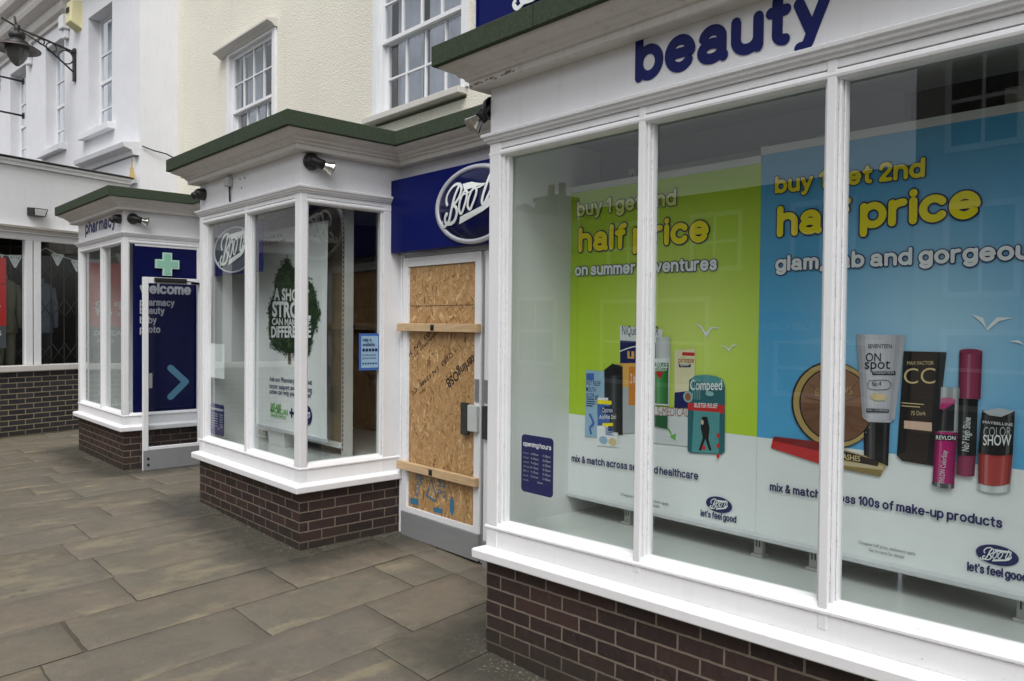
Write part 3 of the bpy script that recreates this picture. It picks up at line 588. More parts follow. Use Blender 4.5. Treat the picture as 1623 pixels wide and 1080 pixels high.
for a, b in zip(xs, xs[1:]): mb.add([(a, -30, gz(a) - .009), (b, -30, gz(b) - .009), (b, 4.9, gz(b) - .009), (a, 4.9, gz(a) - .009)], [(0, 1, 2, 3)])
struct(mb.build('ground', MJT))
mb = MB(); xs = [-60, -30, -16.2, -9.5, -5.3, -3.15, -.5, 12]
for a, b in zip(xs, xs[1:]): mb.add([(a, -30, gz(a) - .004), (b, -30, gz(b) - .004), (b, -2.8, gz(b) - .004), (a, -2.8, gz(a) - .004)], [(0, 1, 2, 3)])
mb.add([(-60, -2.8, -.004), (-16.3, -2.8, -.004), (-16.3, 4.9, -.004), (-60, 4.9, -.004)], [(0, 1, 2, 3)])
struct(mb.build('street', MASPH))

# ------------------------------------------------------------------ upper floor sash windows
def sash_window(par, T, x0, x1, z0, z1, zm, y, cols, rows, arch=.11, sill=None, hood=None, curtain=None, proud=.05, name='window', sill_out=.11):
    """x0..z1 = glazed area; y = wall face in the local frame of T; returns the window part"""
    mb = MB(T); a = arch; e = y + .16
    for (p, q, r, s_) in ((x0 - a - .06, x0 - .05, z0 - .05, z1 + a), (x1 + .05, x1 + a + .06, z0 - .05, z1 + a), (x0 - .05, x1 + .05, z1 + .05, z1 + a)): mb.box(p, q, y - proud, e, r, s_)
    for (p, q, r, s_) in ((x0 - .05, x0 - .03, z0 - .05, z1 + .05), (x1 + .03, x1 + .05, z0 - .05, z1 + .05), (x0 - .03, x1 + .03, z1 + .03, z1 + .05)): mb.box(p, q, y + .02, e, r, s_)
    w = mb.build(name, MW, par, .004)
    def one(za, zb, yy, nm):
        mb = MB(T); b = .045
        for (p, q, r, s_) in ((x0 - .03, x0 + .008, za - b, zb + b), (x1 - .008, x1 + .03, za - b, zb + b), (x0 + .008, x1 - .008, za - b, za), (x0 + .008, x1 - .008, zb, zb + b)): mb.box(p, q, yy, yy + .045, r, s_)
        for i in range(1, cols): c = x0 + (x1 - x0) * i / cols; mb.box(c - .011, c + .011, yy + .004, yy + .04, za, zb)
        for j in range(1, rows):
            c = za + (zb - za) * j / rows
            for i in range(cols): mb.box(x0 + (x1 - x0) * i / cols + .0112, x0 + (x1 - x0) * (i + 1) / cols - .0112, yy + .006, yy + .038, c - .011, c + .011)
        mb.build(nm, MW, w, .003)
        MB(T).add([(x0, yy + .022, za), (x1, yy + .022, za), (x1, yy + .022, zb), (x0, yy + .022, zb)], [(0, 1, 2, 3)]).build('glass', MGU, w)
    one(zm + .03, z1, y + .03, 'upper_sash'); one(z0, zm - .02, y + .085, 'lower_sash')
    if sill: MB(T).box(sill[0], sill[1], y - sill_out, y + .17, z0 - .118, z0 - .05).build('sill', MWD, w, .008)
    if hood: MB(T).add([], []).sweep([(hood[0], y + .02), (hood[1], y + .02)], [(0, z1 + a + .002), (.06, z1 + a + .002), (.10, z1 + a + .04), (.17, z1 + a + .06), (.17, z1 + a + .085), (0, z1 + a + .12)]).build('hood_moulding', MWD, w)
    mb = MB(T); n = 46
    cx0, cx1 = x0 - .05, x1 + .05; pts = [(cx0 + (cx1 - cx0) * i / n, y + .26 + .028 * math.sin(i * 1.15) + .015 * math.sin(i * 2.7)) for i in range(n + 1)]
    if curtain:
        for (a0, b0) in curtain:
            sel = [p for p in pts if a0 <= (p[0] - cx0) / (cx1 - cx0) <= b0]
            for p, q in zip(sel, sel[1:]): mb.add([(p[0], p[1], z0 - .1), (q[0], q[1], z0 - .1), (q[0], q[1], z1 + .1), (p[0], p[1], z1 + .1)], [(0, 1, 2, 3)], 0, True)
        mb.build('net_curtain', MCURT, w)
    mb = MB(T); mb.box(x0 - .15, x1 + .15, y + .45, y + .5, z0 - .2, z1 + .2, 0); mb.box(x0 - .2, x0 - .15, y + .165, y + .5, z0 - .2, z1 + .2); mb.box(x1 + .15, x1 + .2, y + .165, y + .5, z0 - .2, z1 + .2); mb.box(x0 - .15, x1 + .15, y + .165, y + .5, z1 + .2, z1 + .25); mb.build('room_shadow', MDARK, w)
    return w
MCURT = plain('net_curtain', (.46, .48, .54), .9, 0, .08, 5)

# ------------------------------------------------------------------ cream rendered house above the shop fronts
YW = 4.8
house = thing('rendered_house', 'cream roughcast house front with white sash windows above the shop bays', 'house', (-6, YW, 0))
mb = MB(); mb.wall(-13.69, 4, 2.9, 9.0, [(-11.52, -10.0, 3.9, 5.68), (-7.5, -5.89, 3.9, 5.70)], YW, .16); mb.box(-13.69, 4, YW + .17, YW + .2, 2.9, 3.2); mb.build('wall', MCR, house)
sash_window(house, None, -11.42, -10.10, 4.05, 5.607, 4.82, YW, 4, 2, .085, (-11.8, -9.9), (-11.80, -9.93), [(0, .42), (.6, 1)], .03)
sash_window(house, None, -7.39, -6.0, 4.05, 5.62, 4.82, YW, 4, 2, .085, (-7.63, -5.88), None, [(0, .36), (.36, 1)], .03)
# downpipe-like crack line between the two houses is the joint itself
bs = thing('upper_sign', 'navy blue sign panel on the cream wall above the bay marked beauty', 'sign', (-4.5, YW, 4.2))
MB().box(-5.68, -3.3, YW - .05, YW - .003, 4.25, 6.6).build('panel', MNAVY, bs, .004)
mb = MB(); mb.sweep([(-5.68, YW - .05), (-3.3, YW - .05)], [(-.001, 4.25), (.012, 4.25), (.012, 4.27), (-.001, 4.27)]); mb.box(-5.684, -5.664, YW - .063, YW - .051, 4.272, 6.6); mb.build('edge_trim', MNAVY, bs)
mb = MB(); logo(mb, FR(YW - .05), -4.5, 4.83, .85, .004, 0, .012); mb.build('wordmark', C['white'], bs)

# ------------------------------------------------------------------ white house further along, turned a little towards the street
TWH = Matrix.Translation((-13.7, 4.2, 0)) @ Matrix.Rotation(R(4.47), 4, 'Z')
wh = thing('white_house', 'white painted house with deep set sash windows and a moulded eaves cornice', 'house', tuple(TWH @ Vector((-4, 0, 0))))
ops = [(-2.35, -1.19, 5.18, 7.31), (-4.80, -3.66, 5.18, 7.31), (-7.30, -6.12, 5.18, 7.31), (-9.8, -8.62, 5.18, 7.31)]
mb = MB(TWH); mb.wall(-14, 0, 0, 8.3, ops, 0, .24); mb.add([(0, 0, 0), (.06, .62, 0), (.06, .62, 9.2), (0, 0, 9.2)], [(0, 1, 2, 3)]); mb.add([(-14, 0, 8.3), (0, 0, 8.3), (0, 0, 9.2), (-14, 0, 9.2)], [(0, 1, 2, 3)])
mb.build('wall', MWB, wh)
for a, b, c, d in ops:
    mb = MB(TWH); y = .20
    for (p, q, r, s_) in ((a, a + .05, c, d), (b - .05, b, c, d), (a + .05, b - .05, d - .05, d), (a + .05, b - .05, c, c + .06), (a + .05, b - .05, 6.10, 6.16)): mb.box(p, q, y, y + .05, r, s_)
    w = mb.build('window', MW, wh, .004)
    mb = MB(TWH); m = (a + b) / 2
    mb.box(m - .014, m + .014, y + .006, y + .045, c + .06, 6.1); mb.box(m - .014, m + .014, y + .006, y + .045, 6.16, d - .05)
    for zc in (5.62, 6.63): mb.box(a + .05, m - .0145, y + .008, y + .043, zc, zc + .024); mb.box(m + .0145, b - .05, y + .008, y + .043, zc, zc + .024)
    mb.build('glazing_bars', MW, w)
    MB(TWH).add([(a, y + .03, c), (b, y + .03, c), (b, y + .03, d), (a, y + .03, d)], [(0, 1, 2, 3)]).build('glass', MGU, w)
    mb = MB(TWH)
    for p, q in ((a, a + .3), (b - .3, b)):
        n = 12
        for i in range(n):
            u0, u1 = p + (q - p) * i / n, p + (q - p) * (i + 1) / n; s0, s1 = .02 * math.sin(i * 1.6), .02 * math.sin((i + 1) * 1.6)
            mb.add([(u0, .34 + s0, c), (u1, .34 + s1, c), (u1, .34 + s1, d), (u0, .34 + s0, d)], [(0, 1, 2, 3)], 0, True)
    mb.build('net_curtain', MCURT, w)
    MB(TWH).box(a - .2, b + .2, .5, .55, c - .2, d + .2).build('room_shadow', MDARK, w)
    MB(TWH).box(a - .20, b + .115, -.12, .2, c - .12, c - .003).build('sill', MWB, w, .008)
mb = MB(TWH)
mb.sweep([(-14, 0), (-3.35, 0)], [(-.02, 7.62), (.05, 7.62), (.05, 7.70), (.12, 7.74), (.14, 7.80), (.14, 7.9), (.30, 7.98), (.33, 8.06), (.33, 8.2), (.46, 8.26), (.5, 8.36), (.5, 8.5), (-.02, 8.5)])
mb.sweep([(-3.3, 0), (0.0, 0)], [(-.02, 8.02), (.04, 8.02), (.08, 8.08), (.30, 8.14), (.33, 8.22), (.46, 8.28), (.5, 8.36), (.5, 8.5), (-.02, 8.5)])
mb.build('eaves_cornice', MWD, wh)
mb = MB(TWH); mb.sweep([(-2.36, 0), (-.02, 0)], [(-.02, 4.45), (.10, 4.45), (.12, 4.52), (.24, 4.56), (.26, 4.63), (-.02, 4.68)]); mb.box(-2.3, -.1, -.06, .02, 4.0, 4.43); mb.build('shopfront_cornice', MWB, wh)
for k in range(3):      # scrolled corbel blocks between the windows
    x = (-3.45, -5.75, -8.15)[k]
    mb = MB(TWH); mb.box(x - .12, x + .12, -.14, .0, 7.35, 7.615); mb.box(x - .09, x + .09, -.09, 0, 7.18, 7.345); mb.build('corbel', MWB, wh, .02)

# ------------------------------------------------------------------ corner shop at the far end, facing back along the pavement
TSH = Matrix.Translation((-13.177, 2.14, 0)) @ Matrix.Rotation(R(106.5), 4, 'Z')
sh = thing('corner_shop', 'single storey white shop with wide dark windows over a dark brick base', 'shop', tuple(TSH @ Vector((0, 0, 0))))
mb = MB(TSH); mb.box(-6, 2.0, 0, .2, 3.06, 3.94); mb.build('fascia_wall', MWB, sh)
mb = MB(TSH); mb.sweep([(-6, 0), (2.0, 0)], [(-.05, 3.945), (.05, 3.945), (.05, 3.99), (.08, 4.0), (.08, 4.03), (-.05, 4.06)]); mb.build('coping', MWB, sh)
mb = MB(TSH); mb.sweep([(-6, 0), (2.0, 0)], [(-.05, 4.03), (.10, 4.032), (.11, 4.05), (-.05, 4.09)]); mb.build('roof_edge', MBLK, sh)
mb = MB(TSH); mb.sweep([(-6, 0), (2.0, 0)], [(-.02, 2.99), (.03, 2.99), (.05, 3.01), (.05, 3.03), (.09, 3.04), (.10, 3.07), (-.02, 3.09)]); mb.build('cornice', MWD, sh)
mb = MB(TSH); mb.box(-6, 2, .03, .12, 2.88, 2.988)
for a, b in ((-4.0, -3.86), (-3.74, -3.6), (-1.95, -1.81), (-1.69, -1.55), (.37, .47), (.49, .59), (1.35, 1.6)): mb.box(a, b, .02, .12, 1.032, 2.879)
mb.build('window_frame', MW, sh, .004)
MB(TSH).box(-6, 2, -.05, .14, .94, 1.03).build('sill', MWD, sh, .01)
MB(TSH).box(-6, 2, 0, .12, -.1, .938).build('brick_base', MBK, sh)
for a, b in ((-6, -4.0), (-3.6, -1.95), (-1.55, .37), (.59, 1.35)):
    MB(TSH).add([(a, .07, 1.03), (b, .07, 1.03), (b, .07, 2.88), (a, .07, 2.88)], [(0, 1, 2, 3)]).build('window_pane', MGL, sh)
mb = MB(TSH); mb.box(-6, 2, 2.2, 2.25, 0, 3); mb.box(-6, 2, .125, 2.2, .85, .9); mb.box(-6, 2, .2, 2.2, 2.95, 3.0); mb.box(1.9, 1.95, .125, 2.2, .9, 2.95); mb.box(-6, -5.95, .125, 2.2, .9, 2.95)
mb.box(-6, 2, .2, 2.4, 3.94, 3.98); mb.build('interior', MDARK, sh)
mb = MB(TSH); pl = lambda u, v, d=0: (u, .10 - d, v)
rp = thing('sale_notice', 'red and black sale notice inside the far left shop window', 'notice', tuple(TSH @ Vector((-.1, .12, 1.3))))
MB(TSH).box(-.75, .145, .11, .12, 1.61, 2.6).build('red_panel', C['red'], rp); MB(TSH).box(-.75, .14, .11, .12, 1.285, 1.605).build('black_panel', C['dgrey'], rp)
MB(TSH).box(-.75, .146, .1095, .121, 2.21, 2.225).build('dark_line', C['dred'], rp)
mb = MB(TSH); pl = lambda u, v, d=0: (u, .108 - d, v)
mb.text(pl, 'up to', -.42, 1.93, .05, .10, 0, 0, .02); mb.text(pl, '50% off', -.62, 1.78, .06, .12, 0, 0, .02); mb.build('offer_lettering', C['white'], rp)
mb = MB(TSH); mb.text(pl, 'AMAZING', -.5, 1.47, .07, .07, 0, 0, .02); mb.build('slogan_lettering', C['white'], rp)
mb = MB(TSH); mb.text(pl, 'prices', -.2, 1.37, .03, .05, 0, 0, .01); mb.build('price_lettering', C['white'], rp)
bt = thing('bunting', 'string of white lace bunting hanging inside the dark corner shop window', 'bunting', tuple(TSH @ Vector((.3, .2, 2.7))))
def sag(s): k = ((s + 1.55) % 1.15) / 1.15; return 2.80 - .16 * 4 * k * (1 - k)
mb = MB(TSH); mb.tube([(s / 20, .18, sag(s / 20)) for s in range(-30, 31)], .006); mb.build('string', C['lgrey'], bt)
for s in (-.95, -.32, .05, .30, .92, 1.22):
    mb = MB(TSH); z = sag(s) - .005; w, h = .085, .17
    pl = lambda u, v, d=0: (u, .178 - d, v)
    for a, b in (((s - w, z), (s + w, z)), ((s - w, z), (s, z - h)), ((s + w, z), (s, z - h)), ((s - w * .55, z - .06), (s + w * .55, z - .06)), ((s - w * .5, z), (s - w * .1, z - .1)), ((s + w * .5, z), (s + w * .1, z - .1)), ((s, z), (s, z - h * .8))): mb.stroke(pl, [a, b], .024, 0, 0, .003, 2)
    mb.ell(pl, s, z - .06, .03, .03, .001, 0, 14, .003)
    mb.build('lace_flag', C['lgrey'], bt)
gr = thing('folding_grille', 'dark folding lattice security grille behind the corner shop window', 'grille', tuple(TSH @ Vector((.5, .5, .9))))
mb = MB(TSH)
for k in range(-27, 12):
    s = k * .2
    mb.box(s - .008, s + .008, .50, .515, .9, 2.9)
    for z0 in (1.05, 1.75, 2.35): mb.tube([(s, .49, z0), (s + .2, .49, z0 + .28)], .007, 0, 5); mb.tube([(s + .2, .485, z0), (s, .485, z0 + .28)], .007, 0, 5)
mb.build('lattice', MGRL, gr)
def mannequin(s, y, m1, m2, label):
    t = thing('mannequin', label, 'mannequin', tuple(TSH @ Vector((s, y, .9))), 'mannequins in the corner shop window')
    def loft(rows, nm, mat):
        mb = MB(TSH); n = 18; v = []
        for z, rx, ry, dx in rows: v += [(s + dx + rx * math.cos(2 * math.pi * i / n), y + ry * math.sin(2 * math.pi * i / n), z) for i in range(n)]
        mb.add(v, [(j * n + i, j * n + (i + 1) % n, (j + 1) * n + (i + 1) % n, (j + 1) * n + i) for j in range(len(rows) - 1) for i in range(n)], 0, True); return mb.build(nm, mat, t)
    loft([(2.36, .045, .05, 0), (2.30, .05, .05, 0), (2.27, .14, .08, 0), (2.2, .19, .10, 0), (2.0, .18, .115, 0), (1.8, .15, .10, 0), (1.66, .17, .11, 0), (1.5, .19, .12, 0), (1.49, .14, .1, 0)], 'jacket', m1)
    for k in (-1, 1):
        loft([(2.22, .05, .06, .17 * k), (2.0, .055, .065, .205 * k), (1.8, .05, .055, .22 * k), (1.58, .04, .045, .225 * k), (1.57, .02, .02, .225 * k)], 'sleeve', m1)
        loft([(1.52, .085, .09, .07 * k), (1.2, .07, .075, .08 * k), (.92, .055, .06, .085 * k)], 'trouser_leg', m2)
    return t
mannequin(.97, .75, plain('shirt_blue_grey', (.17, .21, .27), .9, 0, .15, 20), plain('dark_trousers', (.03, .03, .035), .9), 'headless mannequin in a pale blue shirt and dark trousers behind the grille')
mannequin(.22, .33, plain('olive_coat', (.11, .105, .075), .9, 0, .15, 20), plain('olive_trousers', (.10, .095, .07), .9), 'headless mannequin in an olive coat beside the red sale notice')
# ------------------------------------------------------------------ houses across the street (mirrored in the shop windows)
def opposite(x0, x1, y, eave, ridge, mat, label, wins, chim=None, gable=False):
    t = thing('terraced_house', label, 'house', ((x0 + x1) / 2, y, 0), 'houses across the street')
    mb = MB(); mb.box(x0, x1, y - 6, y, -.2, eave)
    if gable: mb.add([(x0, y + .0, eave), (x1, y, eave), ((x0 + x1) / 2, y, ridge)], [(0, 1, 2)])
    mb.build('wall', mat, t)
    m2 = (x0 + x1) / 2; mb = MB()
    if gable: mb.add([(x0 - .2, y + .2, eave - .1), (m2, y + .2, ridge + .1), (m2, y - 6, ridge + .1), (x0 - .2, y - 6, eave - .1), (x1 + .2, y + .2, eave - .1), (x1 + .2, y - 6, eave - .1)], [(0, 1, 2, 3), (1, 4, 5, 2)])
    else: mb.add([(x0, y + .3, eave - .05), (x1, y + .3, eave - .05), (x1, y - 3, ridge), (x0, y - 3, ridge), (x0, y - 6.2, eave), (x1, y - 6.2, eave)], [(0, 1, 2, 3), (3, 2, 5, 4)])
    mb.build('roof', MROOF, t)
    for (a, b, c, d) in wins:
        mb = MB(); mb.box(a - .1, b + .1, y, y + .05, c - .1, d + .1); f = mb.build('window', MW, t)
        mb = MB(); mb.box(a, b, y + .051, y + .056, c, d); mb.build('pane', MDG, f)
        mb = MB(); m3 = (a + b) / 2; mb.box(m3 - .025, m3 + .025, y + .057, y + .07, c, d); mb.box(a, b, y + .0575, y + .068, (c + d) / 2 - .03, (c + d) / 2 + .03); mb.build('glazing_bars', MW, f)
    for cx, cz in chim or []:
        mb = MB(); mb.box(cx - .45, cx + .45, y - 3.0, y - 2.2, eave - .3, cz); mb.box(cx - .5, cx + .5, y - 3.05, y - 2.15, cz + .002, cz + .12)
        for k in (-.22, .22): mb.lathe((cx + k, y - 2.6, cz + .12), (0, 0, 1), [(.11, 0), (.10, .4), (.07, .4)], 0, 12)
        mb.build('chimney', MCHIM, t)
    return t
MROOF = plain('slate_roof', (.06, .06, .065), .8, 0, .2, 6); MCHIM = plain('chimney_brick', (.13, .085, .06), .9, 0, .3, 8); MDG = plain('dark_glazing', (.02, .022, .025), .08)
MO1 = plain('opposite_white_render', (.40, .40, .39), .9, 0, .06, 1); MO2 = plain('opposite_stone', (.24, .22, .19), .9, 0, .1, 2); MO3 = plain('opposite_buff', (.36, .32, .25), .9, 0, .1, 2)
opposite(-12.4, -5.0, -8, 4.4, 5.0, MO2, 'low stone shop building with a dark slate roof across the street', [(-11.4, -10.4, 2.9, 3.9), (-9.2, -8.2, 2.9, 3.9), (-7.0, -6.0, 2.9, 3.9), (-11.6, -8.9, .5, 2.2), (-7.3, -5.5, .5, 1.4)])
opposite(-4.95, 4, -8, 7.5, 8.6, MO1, 'tall white rendered house across the street', [(-4.4, -3.5, 2.3, 3.6), (-2.4, -1.5, 2.3, 3.6), (-.4, .6, 2.3, 3.6), (-4.4, -3.5, 4.6, 6.0), (-2.4, -1.5, 4.6, 6.0), (-4.4, -2.0, .5, 1.6)])
opposite(-17.5, -12.5, -8, 3.4, 4.6, MO1, 'white gabled cottage with a brick chimney across the street', [(-16.4, -15.2, .8, 2.3), (-14.4, -13.2, .8, 2.3)], [(-15.7, 5.25)], True)
opposite(-31, -17.6, -8.2, 4.6, 5.5, MO3, 'long buff terrace with tall chimneys across the street', [(-30 + 2.1 * k, -29 + 2.1 * k, 2.8, 4.0) for k in range(6)] + [(-30.2 + 3.2 * k, -27.8 + 3.2 * k, .5, 2.1) for k in range(4)], [(-28.5, 5.9), (-22, 5.9)])
opposite(-45, -31.1, -8.4, 4.0, 5.2, MO1, 'white terrace at the far end across the street', [(-43 + 2.3 * k, -42 + 2.3 * k, 2.3, 3.5) for k in range(5)] + [(-43.5 + 3.4 * k, -41 + 3.4 * k, .4, 1.8) for k in range(4)])
cs = thing('cafe_sign', 'dark oval cafe sign on the stone building across the street', 'sign', (-7.2, -8, 1.7), None)
MO = lambda u, v, d=0: (-u, -8 + d, v)
mb = MB(); mb.ell(MO, 7.2, 1.72, .85, .28, .004, 0, 40, .05); mb.build('board', C['mb'], cs)
mb = MB(); mb.text(MO, 'Café Culture', 6.62, 1.65, 7.78, .16, .058, 0, .01); mb.build('lettering', C['white'], cs)
# ------------------------------------------------------------------ white timber shop bays
YF, YB = 2.74, 3.63
GB = 'white timber shop bays'
def bay(label, x0, x1, mulls, zoff=0.0, warp=None, right='glass', floor=True, back=None, lining=MINT, left_solid=True):
    t = thing('shop_bay', label, 'shop bay', ((x0 + x1) / 2, YF, gz(x1)), GB)
    path = [(x0, YB), (x0, YF), (x1, YF), (x1, YB)]
    MB(None, warp).sweep(path, [(-.1, -.35), (0, -.35), (0, .436), (-.1, .436)]).build('brick_base', MBR, t)
    MB(None, warp).sweep(path, [(-.05, .437), (.052, .437), (.058, .441), (.06, .482), (.054, .49), (0.001, .505), (-.05, .505)]).build('sill', MSILL, t, .003)
    mb = MB(None, warp)
    mb.sweep(path, [(-.06, .5055), (.003, .5055), (.003, .598), (-.06, .598)])
    mb.sweep(path, [(-.06, .599), (.006, .599), (.011, .605), (.011, .613), (.004, .622), (-.004, .634), (-.02, .645), (-.06, .648)])
    mb.build('bottom_rail', MSILL, t, .0015)
    mb = MB()
    mb.sweep(path, [(-.06, 2.588), (-.014, 2.588), (.004, 2.596), (.007, 2.606), (.004, 2.618), (-.006, 2.628), (-.06, 2.628)])
    mb.sweep(path, [(-.06, 2.629), (.002, 2.629), (.002, 2.662), (-.06, 2.662)])
    mb.sweep(path, [(-.06, 2.663), (.012, 2.663), (.014, 2.676), (.026, 2.680), (.028, 2.692), (.038, 2.697), (.040, 2.712), (.028, 2.718), (-.06, 2.722)])
    mb.build('head_moulding', MW, t, .0015)
    # posts and mullions
    def post(a, b, nm='corner_post'):
        mb = MB(); mb.box(a, b, YF - .006, YF + .052, .49, 2.6635)
        return mb
    mb = post(x0, x0 + .085); mb.box(x0 + .0855, x0 + .105, YF + .006, YF + .06, .62, 2.62); mb.box(x0 + .1055, x0 + .122, YF + .022, YF + .058, .63, 2.61); mb.build('corner_post', MW, t, .004)
    mb = post(x1 - .085, x1 + .006); mb.box(x1 - .105, x1 - .0855, YF + .006, YF + .052, .62, 2.62); mb.box(x1 - .122, x1 - .1055, YF + .022, YF + .052, .63, 2.61); mb.box(x1 - .03, x1 - .008, YF + .0525, YF + .066, .62, 2.62); mb.build('corner_post', MW, t, .004)
    for m in mulls:
        mb = MB(); mb.box(m, m + .036, YF - .005, YF + .07, .60, 2.664)
        mb.box(m - .013, m - .0005, YF + .012, YF + .07, .61, 2.62); mb.box(m + .0365, m + .049, YF + .012, YF + .07, .61, 2.62); mb.box(m - .021, m - .0135, YF + .028, YF + .065, .62, 2.61); mb.box(m + .0495, m + .057, YF + .028, YF + .065, .62, 2.61)
        mb.build('mullion', MW, t, .004)
    ed = [x0 + .1] + [v for m in mulls for v in (m - .015, m + .05)] + [x1 - .1]
    for a, b in zip(ed[::2], ed[1::2]):
        MB().add([(a, YF + .05, .60), (b, YF + .05, .60), (b, YF + .05, 2.62), (a, YF + .05, 2.62)], [(0, 1, 2, 3)]).build('window_pane', MGL, t)
    if right == 'glass':
        mb = MB(); mb.box(x1 - .09, x1 + .004, 3.46, YB - .001, .49, 2.6635); mb.box(x1 - .03, x1 - .006, 3.44, 3.4595, .62, 2.62); mb.build('end_post', MW, t, .004)
        MB().add([(x1 - .045, YF + .051, .60), (x1 - .045, 3.47, .60), (x1 - .045, 3.47, 2.62), (x1 - .045, YF + .051, 2.62)], [(0, 1, 2, 3)]).build('side_pane', MGL, t)
    else:
        mb = MB(); mb.box(x1 - .09, x1 + .004, 3.565, YB - .001, .49, 2.6635); mb.box(x1 - .03, x1 - .006, YF + .1205, 3.5645, 2.565, 2.62); mb.build('end_post', MW, t, .004)
    # fascia, cornice, felt edging, flat roof
    MB().sweep(path, [(-.06, 2.7225), (0, 2.7225), (0, 2.956), (-.06, 2.956)]).build('fascia', MW, t)
    MB().sweep(path, [(-.06, 2.9565), (.078, 2.9565), (.084, 2.962), (.084, 2.994), (.098, 2.998), (.104, 3.012), (.128, 3.022), (.134, 3.036), (.17, 3.050), (.196, 3.064), (.204, 3.0755), (-.06, 3.0755)]).build('cornice', MWD, t, .001)
    MB().sweep(path, [(-.02, 3.076), (.222, 3.076), (.2275, 3.081), (.2275, 3.183), (.222, 3.188), (-.02, 3.188)]).build('felt_edging', MFELT, t)
    mb = MB(); mb.box(x0 + .0205, x1 - .0205, YF + .0205, 4.79, 3.10, 3.18); mb.build('flat_roof', MFELT, t)
    for sx in ([x0 + .55, x0 + 1.25] if x1 - x0 > 1.5 else []): MB().box(sx, sx + .004, YF - .2295, YF - .2277, 3.078, 3.186).build('felt_lap', MBLK, t)
    # lining
    ye = back or 3.62
    mb = MB(); mb.box(x0 + .062, x1 - .062, YF + .062, ye + (.65 if back else 0), 2.74, 2.78); mb.build('ceiling', lining, t)
    if floor: MB().box(x0 + .0645, x1 - .062, YF + .062, ye, .57, .604).build('display_floor', MFLOOR, t)
    if left_solid: MB().box(x0 + .03, x0 + .064, YF + .101, ye, .45, 2.7395).build('side_lining', MINW, t)
    return t

shearR = lambda v: (v[0], v[1], v[2] + (.031 * (v[0] + 3.155) if v[2] < 1 else 0))
RX0, RX1 = -3.155, 1.25
bR = bay('large white bay with beauty on its fascia and two sale posters behind its glass', RX0, RX1, [-2.156, -1.305, -.45, .4], 0, shearR, 'glass')
MB().box(RX0 + .06, -1.35, 3.56, 3.60, .45, 2.74).build('back_lining', MINT, bR)
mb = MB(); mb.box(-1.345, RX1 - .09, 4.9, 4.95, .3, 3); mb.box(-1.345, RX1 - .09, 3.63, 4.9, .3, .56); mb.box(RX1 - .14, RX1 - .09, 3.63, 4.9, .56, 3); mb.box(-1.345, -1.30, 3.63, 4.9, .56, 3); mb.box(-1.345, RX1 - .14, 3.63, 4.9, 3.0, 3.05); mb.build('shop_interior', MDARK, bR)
mb = MB(); rtext(mb, FR(YF), 'beauty', -2.180, 2.772, -1.295, .205, .043, .001, 0, -.016, 0, .003); mb.build('lettering', MINK, bR)
mb = MB(); rp_ = random.Random(4)
for k in range(9):
    x = -3.225 + .04 * k + rp_.uniform(0, .02); z = 2.966 + rp_.uniform(0, .012); n_ = 9; r_ = rp_.uniform(.012, .026)
    mb.flat(FR(YF - .0842), [(x + r_ * rp_.uniform(.7, 1.5) * math.cos(q * 6.283 / n_), min(2.9935, max(2.9625, z + .4 * r_ * rp_.uniform(.5, 1.2) * math.sin(q * 6.283 / n_)))) for q in range(n_)], .0006 + k * .00012)
mb.build('peeling_paint', plain('bare_weathered_wood', (.24, .20, .17), .9, 0, .4, 60), bR)
bM = bay('middle white bay with a tree banner and a hanging oval sign behind its glass', -7.225, -5.279, [-6.248], 0, None, 'glass', back=4.3)
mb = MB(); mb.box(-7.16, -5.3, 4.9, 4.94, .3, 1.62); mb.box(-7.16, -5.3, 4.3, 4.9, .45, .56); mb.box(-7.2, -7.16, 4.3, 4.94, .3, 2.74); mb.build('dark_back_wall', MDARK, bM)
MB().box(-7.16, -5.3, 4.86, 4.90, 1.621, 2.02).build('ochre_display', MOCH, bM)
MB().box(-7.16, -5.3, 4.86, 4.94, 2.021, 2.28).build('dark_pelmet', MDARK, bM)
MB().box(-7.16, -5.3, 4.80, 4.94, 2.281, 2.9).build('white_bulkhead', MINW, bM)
MB().box(-5.33, -5.29, 3.64, 4.94, .45, 2.9).build('party_wall', MDARK, bM)
bP = bay('furthest white bay with pharmacy on its fascia and a navy welcome panel on its side', -11.429, -9.5, [-10.42], 0, None, 'panel')
MB().box(-11.37, -9.56, 3.58, 3.62, .45, 2.74).build('back_lining', MINT, bP)
mb = MB(); rtext(mb, FR(YF), 'pharmacy', -11.09, 2.800, -9.80, .165, .034, .001, 0, 0, 0, .003); mb.build('lettering', MINK, bP)
